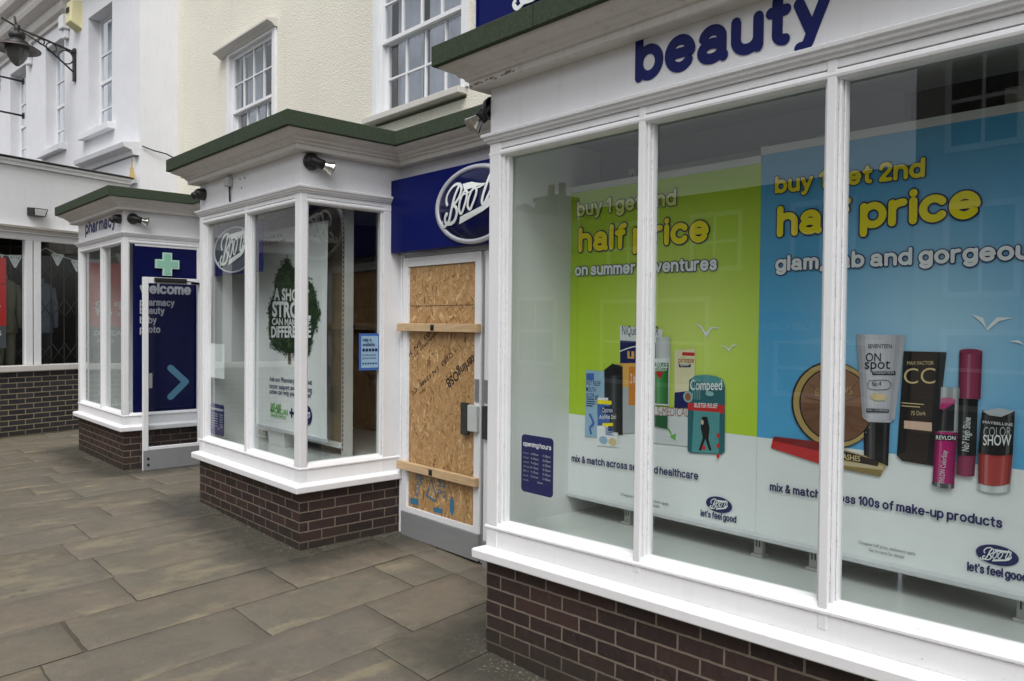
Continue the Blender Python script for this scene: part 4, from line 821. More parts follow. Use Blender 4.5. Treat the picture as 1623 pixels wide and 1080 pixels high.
# navy welcome panel filling the side of the furthest bay
wp = thing('welcome_panel', 'deep navy welcome panel with a green cross and a pale blue arrow', 'sign panel', (-9.5, 3.2, .6))
MB().box(-9.535, -9.512, 2.845, 3.562, .602, 2.585).build('board', MDNAVY, wp)
pl = RT(-9.512)
mb = MB(); rtext(mb, pl, 'welcome', 2.915, 2.018, 3.498, .128, .026, .002)
mb.build('welcome_lettering', C['sgrey'], wp)
mb = MB()
for s_, z, e in (('pharmacy', 1.878, 3.305), ('beauty', 1.782, 3.19), ('baby', 1.672, 3.10), ('photo', 1.562, 3.142)): rtext(mb, pl, s_, 2.915, z, e, .085, .014, .002)
mb.build('department_lettering', C['sgrey'], wp)
mb = MB(); mb.stroke(pl, [(3.254, 1.15), (3.445, .974), (3.2541, .80)], .075, .002, 0, 0, 1)
mb = MB(); 
def capsule(mb, a, b, w, d):
    a, b = Vector(a), Vector(b); t = (b - a).normalized(); n = Vector((-t.y, t.x)); base = math.atan2(n.y, n.x); P = []
    for i in range(13): q = base - math.pi * i / 12; P.append((b.x + w * math.cos(q), b.y + w * math.sin(q)))
    for i in range(13): q = base + math.pi - math.pi * i / 12; P.append((a.x + w * math.cos(q), a.y + w * math.sin(q)))
    mb.flat(pl, P, d)
capsule(mb, (3.26, 1.145), (3.435, .974), .038, .002); capsule(mb, (3.435, .974), (3.26, .803), .038, .0026); mb.build('arrow', C['chev'], wp)
mb = MB(); yc, zc, a, b = 3.215, 2.372, .135, .052
cross = lambda a, b: [(yc - b, zc - a), (yc + b, zc - a), (yc + b, zc - b), (yc + a, zc - b), (yc + a, zc + b), (yc + b, zc + b), (yc + b, zc + a), (yc - b, zc + a), (yc - b, zc + b), (yc - a, zc + b), (yc - a, zc - b), (yc - b, zc - b)]
mb.prism(pl, cross(a, b), .003, .03, 0); mb.prism(pl, cross(a - .016, b - .016), .0301, .034, 1); mb.build('green_cross', [C['mint2'], C['mint']], wp)
# ------------------------------------------------------------------ recess between the furthest and middle bays, and its propped open door
r1 = thing('entrance_surround', 'shadowed white entrance between the furthest and middle bays behind the open door', 'entrance', (-8.4, YB, 0), 'shop entrances between the bays')
def recess(t, x0, x1, door0, door1):
    mb = MB(); mb.box(x0, x1, YB, YB + .1, 2.26, 2.956); mb.build('fascia', MW, t)
    MB().sweep([(x0, YB), (x1, YB)], [(-.05, 2.957), (.076, 2.957), (.082, 2.962), (.082, 2.994), (.096, 2.998), (.102, 3.012), (.126, 3.022), (.132, 3.036), (.168, 3.050), (.194, 3.064), (.202, 3.0745), (-.05, 3.0745)]).build('cornice', MWD, t, .001)
    MB().sweep([(x0, YB), (x1, YB)], [(-.05, 3.075), (.22, 3.075), (.2255, 3.08), (.2255, 3.181), (.22, 3.186), (-.05, 3.186)]).build('felt_edging', MFELT, t)
    MB().box(x0 - .01, x1 + .01, YB + .0505, 4.79, 3.09, 3.175).build('flat_roof', MFELT, t)
    mb = MB()
    for a, b in ((x0 + .006, door0 - .001), (door1 + .001, x1 - .006)):
        mb.box(a, b, YB - .012, YB + .08, gz(a) - .05, 2.262); mb.box(a + (b - a) * .3, a + (b - a) * .62, YB - .022, YB - .0125, gz(a), 2.26)
    mb.box(door0, door1, YB + .002, YB + .08, 2.232, 2.258); mb.build('jamb', MW, t, .004)
recess(r1, -9.5, -7.225, -9.42, -7.30)
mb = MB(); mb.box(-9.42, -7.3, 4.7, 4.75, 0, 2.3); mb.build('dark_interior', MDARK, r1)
dr = thing('open_door', 'white framed glass shop door propped open in front of the navy welcome panel', 'door', (-9.36, 3.58, 0))
X0, X1 = -9.40, -9.355
mb = MB()
for y0, y1, z0, z1 in ((2.905, 2.962, -.004, 2.205), (3.53, 3.59, -.004, 2.205), (2.963, 3.529, 2.135, 2.205), (2.963, 3.529, .215, .25)): mb.box(X0, X1, y0, y1, z0 - (.012 if z0 < 0 else 0), z1)
mb.build('door_frame', MW, dr, .003)
MB().box(X0 + .02, X0 + .026, 2.955, 3.535, .24, 2.14).build('glass', MGD, dr)
mb = MB(); mb.box(X0 + .004, X1 + .004, 2.9055, 3.5895, -.012, .214); kp = mb.build('kick_plate', MSTEEL, dr)
mb = MB()
for z in (.05, .12): mb.lathe((X1 + .004, 2.955, z), (1, 0, 0), [(.014, 0), (.014, .006), (0, .006)], 0, 12)
mb.build('bolt', MBLK, kp)
mb = MB(); mb.box(X1 + .001, X1 + .04, 3.02, 3.38, 2.15, 2.20); mb.build('door_closer', MBLK, dr, .006)
mb = MB(); mb.box(X1 + .001, X1 + .03, 3.44, 3.56, 2.14, 2.165); mb.tube([(X1 + .035, 3.38, 2.17), (X1 + .04, 3.56, 2.15)], .008); mb.build('closer_arm', MBLK, dr)
mb = MB(); mb.box(X1 + .001, X1 + .014, 2.967, 3.0, .93, 1.10)
mb.build('latch_plate', MSTEEL, dr, .002)
# ------------------------------------------------------------------ boarded entrance between the middle bay and the large bay
r2 = thing('entrance_surround', 'white entrance surround with the navy oval sign over the boarded door', 'entrance', (-4.2, YB, -.03), 'shop entrances between the bays')
recess(r2, -5.279, -3.155, -5.212, -3.2)
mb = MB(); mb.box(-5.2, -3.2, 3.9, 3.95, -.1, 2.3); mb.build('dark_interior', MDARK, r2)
sg = thing('shop_sign', 'glossy navy shop sign with a silver rimmed oval above the boarded door', 'sign', (-4.22, 3.52, 2.27))
MB().box(-5.272, -3.17, 3.523, 3.628, 2.266, 2.845).build('board', MNAVY, sg, .004)
mb = MB(); pl = FR(3.523)
def ring(mb, pl, cu, cv, prof, asp, mi=0, n=72):
    v = []
    for r, d in prof: v += [pl(cu + r * math.cos(2 * math.pi * i / n), cv + r * asp * math.sin(2 * math.pi * i / n), d) for i in range(n)]
    mb.add(v, [(j * n + i, j * n + (i + 1) % n, (j + 1) * n + (i + 1) % n, (j + 1) * n + i) for j in range(len(prof) - 1) for i in range(n)], mi, True)
ring(mb, pl, -4.22, 2.548, [(.455, .0), (.452, .008), (.436, .016), (.418, .019), (.408, .016), (.398, .010)], .615); mb.build('oval_rim', MSIL, sg)
mb = MB(); ring(mb, pl, -4.22, 2.548, [(.400, .012), (.36, .026), (.28, .040), (.15, .048), (.001, .050)], .612); mb.build('oval_dome', plain('dark_navy_acrylic', (.005, .007, .05), .12, 0, .02, 2, spec=.3), sg)
class Dome:
    def __call__(s, u, v, d=0):
        q = min(1, ((u + 4.22) ** 2 + ((v - 2.548) / .612) ** 2) / .16); return (u, 3.523 - .012 - .042 * (1 - q) - d, v)
mb = MB(); logo(mb, Dome(), -4.245, 2.565, .415, .006, 0, .004); mb.build('wordmark', C['white'], sg)
MB().box(-5.262, -3.2, 3.60, 3.618, 2.25, 2.2655).build('light_strip', MALU, sg)
# doors
def leaf(name, label, x0, x1, board):
    t = thing(name, label, 'door', ((x0 + x1) / 2, 3.60, -.02), 'pair of entrance doors')
    zb = gz((x0 + x1) / 2) + .012
    mb = MB()
    for a, b, c, d in ((x0, x0 + .068, zb + .19, 2.226), (x1 - .068, x1, zb + .19, 2.226), (x0 + .0685, x1 - .0685, 2.152, 2.226), (x0 + .0685, x1 - .0685, zb + .19, zb + .235)): mb.box(a, b, 3.60, 3.645, c, d)
    for a, b, c, d in ((x0 + .0685, x0 + .078, zb + .236, 2.151), (x1 - .078, x1 - .0685, zb + .236, 2.151)): mb.box(a, b, 3.608, 3.64, c, d)
    mb.build('door_frame', MW, t, .003)
    MB().box(x0 + .002, x1 - .002, 3.592, 3.645, zb - .005, zb + .189).build('kick_plate', MSTEEL, t, .002)
    return t, zb
d1, zb = leaf('boarded_door', 'entrance door boarded with strand board held by two pine battens', -5.208, -4.235, True)
mb = MB(); mb.box(-5.128, -4.315, 3.613, 3.631, zb + .237, 2.148)
bd = mb.build('strand_board', MOSB, d1)
pl = FR(3.613); mb = MB()
def stamp(t, u, v, L, h, rot, bold=.012): mb.text(pl, t, u, v, u + L, h, .0012, 0, bold, 0, 0, rot)
stamp('SterlingOSB', -4.30, 1.50, .42, .068, R(213), .025)
stamp('OSB3  EN 13986  CE', -4.58, 1.49, .62, .034, R(213)); stamp('OSB3  EN 300', -4.78, 1.70, .50, .034, R(213)); stamp('NORBORD  FSC', -4.72, 1.68, .46, .026, R(213))
mb.build('black_stamp', C['stampk'], bd)
MB().box(-5.127, -4.316, 3.6118, 3.6128, 1.838, 1.842).build('board_seam', MDARK, bd)
mb = MB()
def stampv(t, u, v, L, h): mb.text(pl, t, u, v, u + L, h, .0012, 0, .02, 0, 0, R(90))
stampv('YES', -4.93, .42, .12, .042); stampv('SOLUTIO', -4.99, .33, .20, .042); stampv('0161', -4.70, .40, .14, .038); stampv('42 30', -4.64, .37, .13, .038)
mb.stroke(pl, [(-4.88, .35), (-4.83, .50), (-4.755, .36)], .018, .0012, 0, 0, 1); mb.stroke(pl, [(-4.90, .36), (-4.77, .33)], .018, .0013, 0, 0, 1)
mb.ell(pl, -4.565, .33, .028, .07, .0012, 0, 20); mb.stroke(pl, [(-5.1, .28), (-4.99, .285)], .05, .0012, 0, 0, 1); mb.stroke(pl, [(-4.79, .265), (-4.68, .27)], .04, .0012, 0, 0, 1)
mb.build('blue_stamp', C['stampb'], bd)
for (z0, z1, x0, x1, bx) in ((1.640, 1.703, -5.232, -4.228, -4.756), (.530, .594, -5.226, -4.235, -4.765)):
    mb = MB(); mb.box(x0, x1, 3.558, 3.5995, z0, z1); b_ = mb.build('batten', MTIM, d1, .004)
    mb = MB(); mb.box(bx - .021, bx + .021, 3.5545, 3.5575, z0 + .010, z1 - .010); mb.lathe((bx, 3.5545, (z0 + z1) / 2), (0, -1, 0), [(.012, 0), (.012, .008), (0, .010)], 0, 8, False); mb.build('bolt_plate', MBLK, b_)
TEX = plain('textured_black_pad', (.03, .03, .032), .55, 0, .8, 130, .9, 130)
mb = MB(); mb.box(-4.425, -4.345, 3.572, 3.596, .892, 1.128); mb.build('lock_cover', TEX, d1, .006)
mb = MB(); mb.box(-4.338, -4.236, 3.566, 3.5995, .925, 1.115); mb.build('lock_box', plain('pale_grey_box', (.50, .54, .53), .5), d1, .006)
mb = MB(); mb.box(-4.292, -4.242, 3.594, 3.5998, 1.14, 1.305); mb.build('strike_plate', MALU, d1, .002)
d2, zb2 = leaf('glazed_door', 'second entrance door leaf mostly hidden behind the large bay', -4.192, -3.205, False)
MB().box(-4.12, -3.28, 3.62, 3.626, zb2 + .23, 2.155).build('glass', MGL, d2)
mb = MB(); mb.box(-4.185, -4.10, 3.572, 3.596, .885, 1.122); mb.build('lock_cover', TEX, d2, .006)
mb = MB(); mb.box(-4.186, -4.14, 3.594, 3.5998, 1.14, 1.305); mb.build('strike_plate', MALU, d2, .002)
MB().box(-4.2335, -4.1935, 3.612, 3.64, -.02, 2.225).build('meeting_strip', MALU, d2)
# ------------------------------------------------------------------ printed posters in the large bay
YP = 3.30
pl = FR(YP)
def poster(label, x0, x1, top, colour, shade):
    t = thing('sale_poster', label, 'poster', ((x0 + x1) / 2, YP, .72), 'sale posters in the large bay')
    mb = MB(); n = 12
    def sheet(z0, z1, mi):
        for i in range(n):
            a, b = x0 + (x1 - x0) * i / n, x0 + (x1 - x0) * (i + 1) / n
            f = lambda x: YP + .003 + (.010 if abs(x + 3.137) < .001 else 0)
            mb.add([(a, f(a), z0), (b, f(b), z0), (b, f(b), z1), (a, f(a), z1)], [(0, 1, 2, 3)], mi, True)
    sheet(.735, 1.185, 0); sheet(1.185, top, 1); mb.build('printed_sheet', [C['white'], colour], t)
    mb = MB(); mb.sweep([(x0, YP + .01), (x1, YP + .01)], [(-.02, .700), (.006, .700), (.016, .706), (.016, .722), (.008, .736), (-.02, .737)]); mb.build('bottom_rail', MRAIL, t)
    mb = MB(); mb.box(x0, x1, YP - .004, YP + .02, top + .001, top + .035); mb.build('top_rail', MINW, t)
    return t
def outlined(t, nm, s_, u0, v, u1, h, col, dv=0.0, w=.016, ex=.006):
    mb = MB(); rtext(mb, pl, s_, u0, v, u1, h, w, .0025, 1, dv, ex); rtext(mb, pl, s_, u0, v, u1, h, w, .0042, 0, dv); mb.build(nm, [col, C['ink']], t)
def printed(t, nm, spec):
    mats = []; mb = MB()
    for k, it in enumerate(spec):
        kind, col = it[0], C[it[1]]
        if col not in mats: mats.append(col)
        mi = mats.index(col); dd = spec_base[0] + .00025 * k
        if kind == 'p': mb.flat(pl, it[2], dd, mi)
        elif kind == 't':
            s_, p, h = it[2], it[3], it[4]; dv = (p[1][1] - p[0][1]) / (p[1][0] - p[0][0]); mb.text(pl, s_, p[0][0], p[0][1], p[1][0], h, dd, mi, it[5] if len(it) > 5 else .01, dv)
        elif kind == 'e': mb.ell(pl, *it[2], dd, mi)
        elif kind == 's': mb.stroke(pl, it[2], it[3], dd, mi)
    spec_base[0] += .0003
    return mb.build(nm, mats, t)
spec_base = [.0012]
def sub(q, a, b):           # vertical slice of a quad-ish outline between fractions a and b of its width, for printed highlights
    xs = [p[0] for p in q]; zs = [p[1] for p in q]; x0, x1 = min(xs), max(xs); return [(x0 + (x1 - x0) * a, min(zs) + .012), (x0 + (x1 - x0) * b, min(zs) + .012), (x0 + (x1 - x0) * b, max(zs) - .012), (x0 + (x1 - x0) * a, max(zs) - .012)]
_shade = {}
def shade(col, f):
    k = (col, round(f, 2))
    if k not in _shade:
        base = C[col].node_tree.nodes; rp = [x for x in base if x.type == 'VALTORGB'][0].color_ramp.elements
        q = [(rp[0].color[j] + rp[1].color[j]) / 2 for j in range(3)]
        q = [min(.85, x * f) if f <= 1 else x + (.75 - x) * (f - 1) for x in q]
        _shade[k] = col + '_tone_%d' % round(f * 100); C[_shade[k]] = pr('print_' + _shade[k], q)
    return _shade[k]
PROF = (.45, .70, .95, 1.0, 1.22, 1.05, .95, .85, .68, .45)
def cyl(q, col, prof=PROF, arc=.0):
    """printed tube: quad (top left, top right, bottom right, bottom left) in vertical strips of tone"""
    tl, tr, br, bl = q; out = []; n = len(prof)
    lp_ = lambda a, b, t: (a[0] + (b[0] - a[0]) * t, a[1] + (b[1] - a[1]) * t)
    for k, f in enumerate(prof):
        a, b = k / n, (k + 1) / n; sg = lambda t: arc * (1 - (2 * t - 1) ** 2)
        P = [lp_(tl, tr, a), lp_(tl, tr, b), lp_(br, bl, 1 - b), lp_(br, bl, 1 - a)]
        P[2] = (P[2][0], P[2][1] - sg(b)); P[3] = (P[3][0], P[3][1] - sg(a)); P[0] = (P[0][0], P[0][1] - sg(a) * .0); P[1] = (P[1][0], P[1][1])
        out.append(('p', shade(col, f), P))
    return out
def lines(x0, x1, z0, z1, n, col, seed=1):
    g = random.Random(seed); h = (z1 - z0) / n; return [('p', col, [(x0, z1 - h * k), (x0 + (x1 - x0) * g.uniform(.55, 1), z1 - h * k), (x0 + (x1 - x0) * g.uniform(.55, 1) * 1.0, z1 - h * (k + .45)), (x0, z1 - h * (k + .45))]) for k in range(n)]
pG = poster('lime green half price poster with health products and on summer adventures text', -3.137, -1.8815, 2.462, C['lime'], None)
outlined(pG, 'offer_lettering', 'buy 1 get 2nd', -3.036, 2.322, -2.350, .088, C['yel2'], -.01, .0175, .0045)
outlined(pG, 'price_lettering', 'half price', -3.020, 2.116, -2.155, .142, C['yel'], 0, .031, .0062)
outlined(pG, 'theme_lettering', 'on summer adventures', -3.045, 1.982, -2.105, .070, C['pale'], -.008, .0145, .0042)
mb = MB(); rtext(mb, pl, 'mix & match across selected healthcare', -3.052, .910, -2.193, .042, .0072, .0062, 0, .03); mb.build('small_lettering', C['ink'], pG)
mb = MB(); mb.text(pl, 'Cheapest half price, exclusions apply.', -2.69, .775, -2.37, .014, .0015, 0, 0); mb.text(pl, 'See in store for details', -2.60, .752, -2.43, .014, .0015); mb.build('fine_print', C['dgrey'], pG)
def badge(t, cx, cz, k):
    mb = MB(); mb.ell(pl, cx, cz, k, k * .53, .0015, 0, 40); logo(mb, pl, cx, cz, k, .003, 1); mb.build('oval_badge', [C['ink'], C['pale']], t)
badge(pG, -2.077, .832, .073)
mb = MB(); rtext(mb, pl, "let's feel good", -2.18, .757, -1.98, .034, .0055, .0015, 0, .02); mb.build('slogan', C['ink'], pG)
mb = MB()
for q in (A['g1'], A['g2']): mb.flat(pl, q, .0015)
mb.build('printed_gulls', C['pale'], pG)
printed(pG, 'printed_remedy_box', [('p', 'white', A['niq']), ('p', 'ink', A['niq_b']), ('t', 'ink', 'NiQuitin CLEAR', A['niq_t'][:2], .05, .0), ('p', 'orange2', A['niq_1']), ('t', 'ink', '1', [(A['niq_1'][3][0] + .015, A['niq_1'][3][1] + .01), (A['niq_1'][2][0] - .02, A['niq_1'][2][1] + .01)], .035), ('s', 'pale', [(A['niq_b'][0][0] + .0, A['niq_b'][0][1] - .06), (A['niq_b'][0][0] + .11, A['niq_b'][0][1] - .03), (A['niq_b'][1][0] - .05, A['niq_b'][1][1] - .03)], .006)])
printed(pG, 'printed_medicine_box', [('p', 'lgrey', A['med']), ('t', 'rust', 'WEIGHTLS-MEDICAL', [(A['med_t'][0][0] - .04, A['med_t'][0][1]), A['med_t'][1]], .045, .0), ('p', 'grn2', A['med_a'])])
printed(pG, 'printed_orange_box', [('p', 'orange2', A['orange']), ('p', 'grey', A['orange_g']), ('p', 'orange', A['orange_o']), ('t', 'white', '2 in 1', [(A['orange_o'][3][0] + .012, A['orange_o'][3][1] + .12), (A['orange_o'][2][0] - .02, A['orange_o'][2][1] + .12)], .05)])
printed(pG, 'printed_bottle', [('p', 'black', A['bottle'])] + cyl([(-2.812, 1.418), (-2.686, 1.432), (-2.69, 1.115), (-2.806, 1.115)], 'dgrey', (.25, .2, .2, .3, .55, .9, .45, .25, .2, .2)))
printed(pG, 'printed_gel_box', [('p', 'lb', A['ulcer']), ('p', 'mb', A['ulcer_sq']), ('t', 'ink', 'FAST RELIEF', [A['ulcer_t'][0], A['ulcer_t'][1]], .026), ('t', 'ink', 'MOUTH', [(A['ulcer_t'][0][0], A['ulcer_t'][0][1] - .035), (A['ulcer_t'][0][0] + .07, A['ulcer_t'][0][1] - .035)], .026), ('t', 'ink', 'ULCER gel', [(A['ulcer_t'][0][0], A['ulcer_t'][0][1] - .07), (A['ulcer_t'][0][0] + .09, A['ulcer_t'][0][1] - .07)], .026), *lines(-2.945, -2.875, 1.235, 1.285, 4, 'ink', 5), ('s', 'mb', [(-2.92, 1.20), (-2.89, 1.15), (-2.915, 1.12), (-2.905, 1.085)], .014)])
printed(pG, 'printed_eye_box', [('p', 'pale', A['opt']), ('p', 'mb', A['opt_b']), ('p', 'yel', A['opt_y1']), ('p', 'yel', A['opt_y2']), ('e', 'ink', ((A['opt_t'][0][0] + A['opt_t'][1][0]) / 2, A['opt_t'][0][1] + .014, .05, .022)), ('t', 'white', 'Optrex', A['opt_t'][:2], .026, 0), ('t', 'white', 'ActiMist 2in1', A['opt_t2'][:2], .022), ('e', 'sand', (-2.75, 1.06, .028, .022)), ('e', 'lb', (-2.815, 1.062, .03, .022))] + lines(-2.80, -2.725, 1.09, 1.135, 4, 'mb', 3))
printed(pG, 'printed_spray', [*cyl(A['jcap'], 'lgrey', (.75, .9, 1.05, 1.2, 1.1, 1, .9, .8)), *cyl(A['jun'], 'pale', (.72, .85, 1, 1.1, 1.05, .98, .9, .75)), *cyl(A['jun_g'], 'green', (.6, .8, 1, 1.15, 1.05, .9, .75, .55)), ('p', 'dgreen', [(A['jun_g'][0][0], 1.23), (A['jun_g'][1][0], 1.24), (A['jun_g'][1][0], 1.17), (A['jun_g'][0][0], 1.18)]), ('t', 'white', 'JUNGLE', A['jun_t'][:2], .032, .02), ('t', 'white', 'FORMULA', A['jun_t2'][:2], .018), ('p', 'red', A['jun_r'])])
printed(pG, 'printed_tablet_box', [('p', 'cream', A['pir']), ('p', 'ink', A['pir_n']), ('p', 'red', A['pir_r']), ('t', 'rust', 'pirinase', A['pir_t'][:2], .03, .01), ('p', 'ink', A['pir_k']), ('t', 'white', 'hayfever', [(A['pir_k'][3][0] + .008, A['pir_k'][3][1] + .006), (A['pir_k'][2][0] - .008, A['pir_k'][2][1] + .006)], .014), ('e', 'teal3', (-2.262, 1.345, .028, .028)), ('e', 'rust', (-2.262, 1.345, .017, .02))])
cw = A['comp_w']
printed(pG, 'printed_plaster_pack', [('p', 'teal', A['comp']), ('p', 'teal2', [(x * .96 + .04 * -2.17, z) for x, z in A['comp'][:6]]), ('p', 'red', A['comp_r']), ('p', 'teal2', cw), ('t', 'pale', 'Compeed', A['comp_t'][:2], .05, .01), ('t', 'white', 'BLISTER RELIEF', A['comp_t2'][:2], .022), ('p', 'black', A['comp_f']), ('e', 'skin', (-2.175, 1.225, .008, .012)), ('e', 'red', (-2.165, 1.10, .010, .012)), ('e', 'teal3', (-2.135, 1.37, .024, .012))] + [('s', 'teal3', [(-2.235 + .011 * k_, 1.44), (-2.235 + .011 * k_, 1.335)], .003) for k_ in range(5)] + [('e', 'red', (-2.083, 1.17 - .05 * k_, .009, .011)) for k_ in range(3)])
pB = poster('sky blue half price poster with make-up products and glam fab and gorgeous text', -1.8805, -.628, 2.498, C['blue'], None)
outlined(pB, 'offer_lettering', 'buy 1 get 2nd', -1.808, 2.310, -1.165, .080, C['yel'], -.014, .017, .0045)
outlined(pB, 'price_lettering', 'half price', -1.795, 2.110, -.965, .142, C['yel'], .014, .031, .0062)
outlined(pB, 'theme_lettering', 'glam, fab and gorgeous', -1.800, 1.955, -.745, .072, C['pale'], 0, .015, .0042)
mb = MB(); rtext(mb, pl, 'mix & match across 100s of make-up products', -1.808, .946, -.868, .040, .0072, .0062, 0, .014); mb.build('small_lettering', C['ink'], pB)
mb = MB(); mb.text(pl, 'Cheapest half price, exclusions apply.', -1.40, .788, -1.17, .013, .0015); mb.text(pl, 'See in store for details', -1.355, .765, -1.215, .013, .0015); mb.build('fine_print', C['dgrey'], pB)
badge(pB, -.8855, .854, .071)
mb = MB(); rtext(mb, pl, "let's feel good", -.985, .772, -.785, .036, .006, .0015, 0, .02); mb.build('slogan', C['ink'], pB)
mb = MB()
for q in (A['g3'], A['g4']): mb.flat(pl, q, .0015)
mb.build('printed_gulls', C['pale'], pB)
dc = A['disc_c'][0]; dr_ = (A['disc_r'][0][1] - A['disc_r'][1][1]) / 2
printed(pB, 'printed_powder_compact', [('e', 'dbrown', (dc[0], dc[1], dr_ * 1.03, dr_ * 1.03)), ('e', 'gold', (dc[0] + .004, dc[1], dr_, dr_)), ('e', 'dbrown', (dc[0] + .012, dc[1], dr_ * .89, dr_ * .89)), ('e', 'brown2', (dc[0] + .014, dc[1], dr_ * .86, dr_ * .86)), ('p', 'brown', [(dc[0] + .014, dc[1])] + [(dc[0] + .014 + dr_ * .86 * math.cos(math.pi * (1 + k / 14)), dc[1] + dr_ * .86 * math.sin(math.pi * (1 + k / 14))) for k in range(15)]), ('t', 'gold', 'BOURJOIS', A['disc_t'][:2], .032, .0), *[('s', 'brown', [(dc[0] + .014 + dr_ * .2 * math.cos(a_ * .42), dc[1] + dr_ * .2 * math.sin(a_ * .42)), (dc[0] + .014 + dr_ * .8 * math.cos(a_ * .42), dc[1] + dr_ * .8 * math.sin(a_ * .42))], .0035) for a_ in range(15)], *[('e', 'gold', (dc[0] + .012 + dr_ * .945 * math.cos(a_ * .157), dc[1] + dr_ * .945 * math.sin(a_ * .157), .0022, .0022)) for a_ in range(40)]])
printed(pB, 'printed_mascara', [('p', 'red', A['mas_r']), ('p', 'dred', [A['mas_r'][0], A['mas_r'][1], A['mas_r'][2], (A['mas_r'][2][0], A['mas_r'][2][1] - .03), (A['mas_r'][0][0], A['mas_r'][0][1] - .02)]), ('p', 'gold', A['mas_g']), ('p', shade('gold', 1.25), [(A['mas_g'][0][0], A['mas_g'][0][1] - .055), (A['mas_g'][1][0], A['mas_g'][1][1] - .022), (A['mas_g'][1][0], A['mas_g'][1][1] - .036), (A['mas_g'][0][0], A['mas_g'][0][1] - .072)]), ('p', shade('gold', .55), [(A['mas_g'][0][0], A['mas_g'][0][1] - .074), (A['mas_g'][1][0], A['mas_g'][1][1] - .04), (A['mas_g'][3][0], A['mas_g'][3][1] + .0), (A['mas_g'][4][0], A['mas_g'][4][1])]), ('p', 'dbrown', A['mas_k']), ('t', 'sand', 'FALSE LASHES', A['mas_t'][:2], .022)])
tb = A['tube']
printed(pB, 'printed_foundation_tube', cyl([A['cap'][0], A['cap'][1], A['cap'][2], A['cap'][4]], 'black', (.6, 1.02, 1.1, 1.05, .9, .8, .9, 1.03, .7)) + [('p', 'silver', tb)] + cyl([tb[0], tb[1], tb[2], tb[5]], 'silver', (.62, .78, 1.12, 1.28, 1.15, 1.0, 1.0, .95, .85, .7, .78), .012) + [('t', 'black', 'SEVENTEEN', A['t_sev'][:2], .017, .0), ('t', 'black', 'ON', A['t_on'][:2], .034, .0), ('t', 'black', 'spot', A['t_spot'][:2], .042, .0), ('p', 'black', A['t_f']), ('t', 'silver', 'FOUNDATION', [(A['t_f'][3][0] + .006, A['t_f'][3][1] + .005), (A['t_f'][2][0] - .006, A['t_f'][2][1] + .005)], .011), ('s', 'dgrey', A['t_4'] + A['t_4'][:1], .0025), ('t', 'dgrey', 'No 4', [(A['t_4'][3][0] + .012, A['t_4'][3][1] + .01), (A['t_4'][2][0] - .03, A['t_4'][2][1] + .01)], .02), ('e', 'sand', ((A['t_sw'][0][0] + A['t_sw'][1][0]) / 2, A['t_sw'][0][1], .033, .015)), ('p', 'black', A['t_fc']), ('t', 'silver', 'FULL COVERAGE', [(A['t_fc'][3][0] + .004, A['t_fc'][3][1] + .004), (A['t_fc'][2][0] - .004, A['t_fc'][2][1] + .004)], .009)])
printed(pB, 'printed_cream_tube', [('p', 'dbrown', A['cc']), ('p', 'black', [A['cc'][0], (A['cc'][0][0] + .03, A['cc'][0][1]), (A['cc'][4][0] + .035, A['cc'][4][1] + .02), A['cc'][4]]), ('p', 'black', [A['cc'][1], (A['cc'][1][0] - .03, A['cc'][1][1]), (A['cc'][2][0] - .025, A['cc'][2][1] + .01), A['cc'][2]]), ('t', 'sand', 'MAX FACTOR', A['cc_m'][:2], .014, .0), ('t', 'sand', 'CC', A['cc_t'][:2], .062, -.008), ('t', 'sand', '75 Dark', A['cc_7'][:2], .016, 0), ('p', 'skin', A['cc_s'])] + [('p', 'sand', [(-1.235, 1.40 - .012 * k), (-1.15 - .015 * (k % 3), 1.40 - .012 * k), (-1.15 - .015 * (k % 3), 1.3965 - .012 * k), (-1.235, 1.3965 - .012 * k)]) for k in range(2)])
lm = A['l1m']
printed(pB, 'printed_lip_stick', cyl(A['l1c'], 'grey', (.5, .9, 1.3, 1.1, .8, .7, .8, 1.2, .9, .5)) + cyl(A['l1k'], 'black', (.6, 1, 1.08, 1.03, .9, .9, 1, .8)) + [('p', 'magenta', A['l1b']), ('e', shade('magenta', 1.15), ((A['l1b'][0][0] + A['l1b'][2][0]) / 2 + .004, (A['l1b'][0][1] + A['l1b'][2][1]) / 2 + .008, .028, .012))] + cyl(lm, 'magenta', (.4, .75, 1.1, 1.0, .95, .9, .8, .6, .4), .006) + cyl(A['l1r'], 'black', (.7, 1, 1.05, 1, .9, .9, 1, .8)) + cyl([(lm[3][0], lm[3][1] + .014), (lm[2][0], lm[2][1] + .014), lm[2], lm[3]], 'dgrey', (.5, 1, 1.3, .8, .6, .8, 1.2, .6), .006) + [('t', 'white', 'REVLON', A['l1t'][:2], .015)])
l2 = A['l2t']
printed(pB, 'printed_lip_crayon', cyl([l2[0], l2[2], l2[3], l2[4]], 'plum', (.5, .75, 1.0, 1.12, 1.0, .9, .75, .5)) + [('e', shade('plum', .85), ((l2[0][0] + l2[2][0]) / 2, (l2[0][1] + l2[2][1]) / 2, (l2[2][0] - l2[0][0]) / 2, .010))] + cyl(A['l2k'], 'black', (.7, 1, 1.1, 1.04, .9, .9, 1, .7)) + cyl(A['l2b'], 'plum', (.4, .65, .9, 1.0, .85, .7, .4), .006))
mb = MB(); q = A['n7'][0]; mb.text(pl, 'No7 High Shine', q[0] + .03, q[1], q[0] + .16, .024, .013, 0, .012, 0, 0, R(88)); q = A['l1t'][0]; mb.text(pl, 'REVLON ColorStay', q[0] + .03, q[1] - .18, q[0] + .17, .018, .013, 0, .008, 0, 0, R(86)); mb.build('crayon_lettering', C['lgrey'], pB)
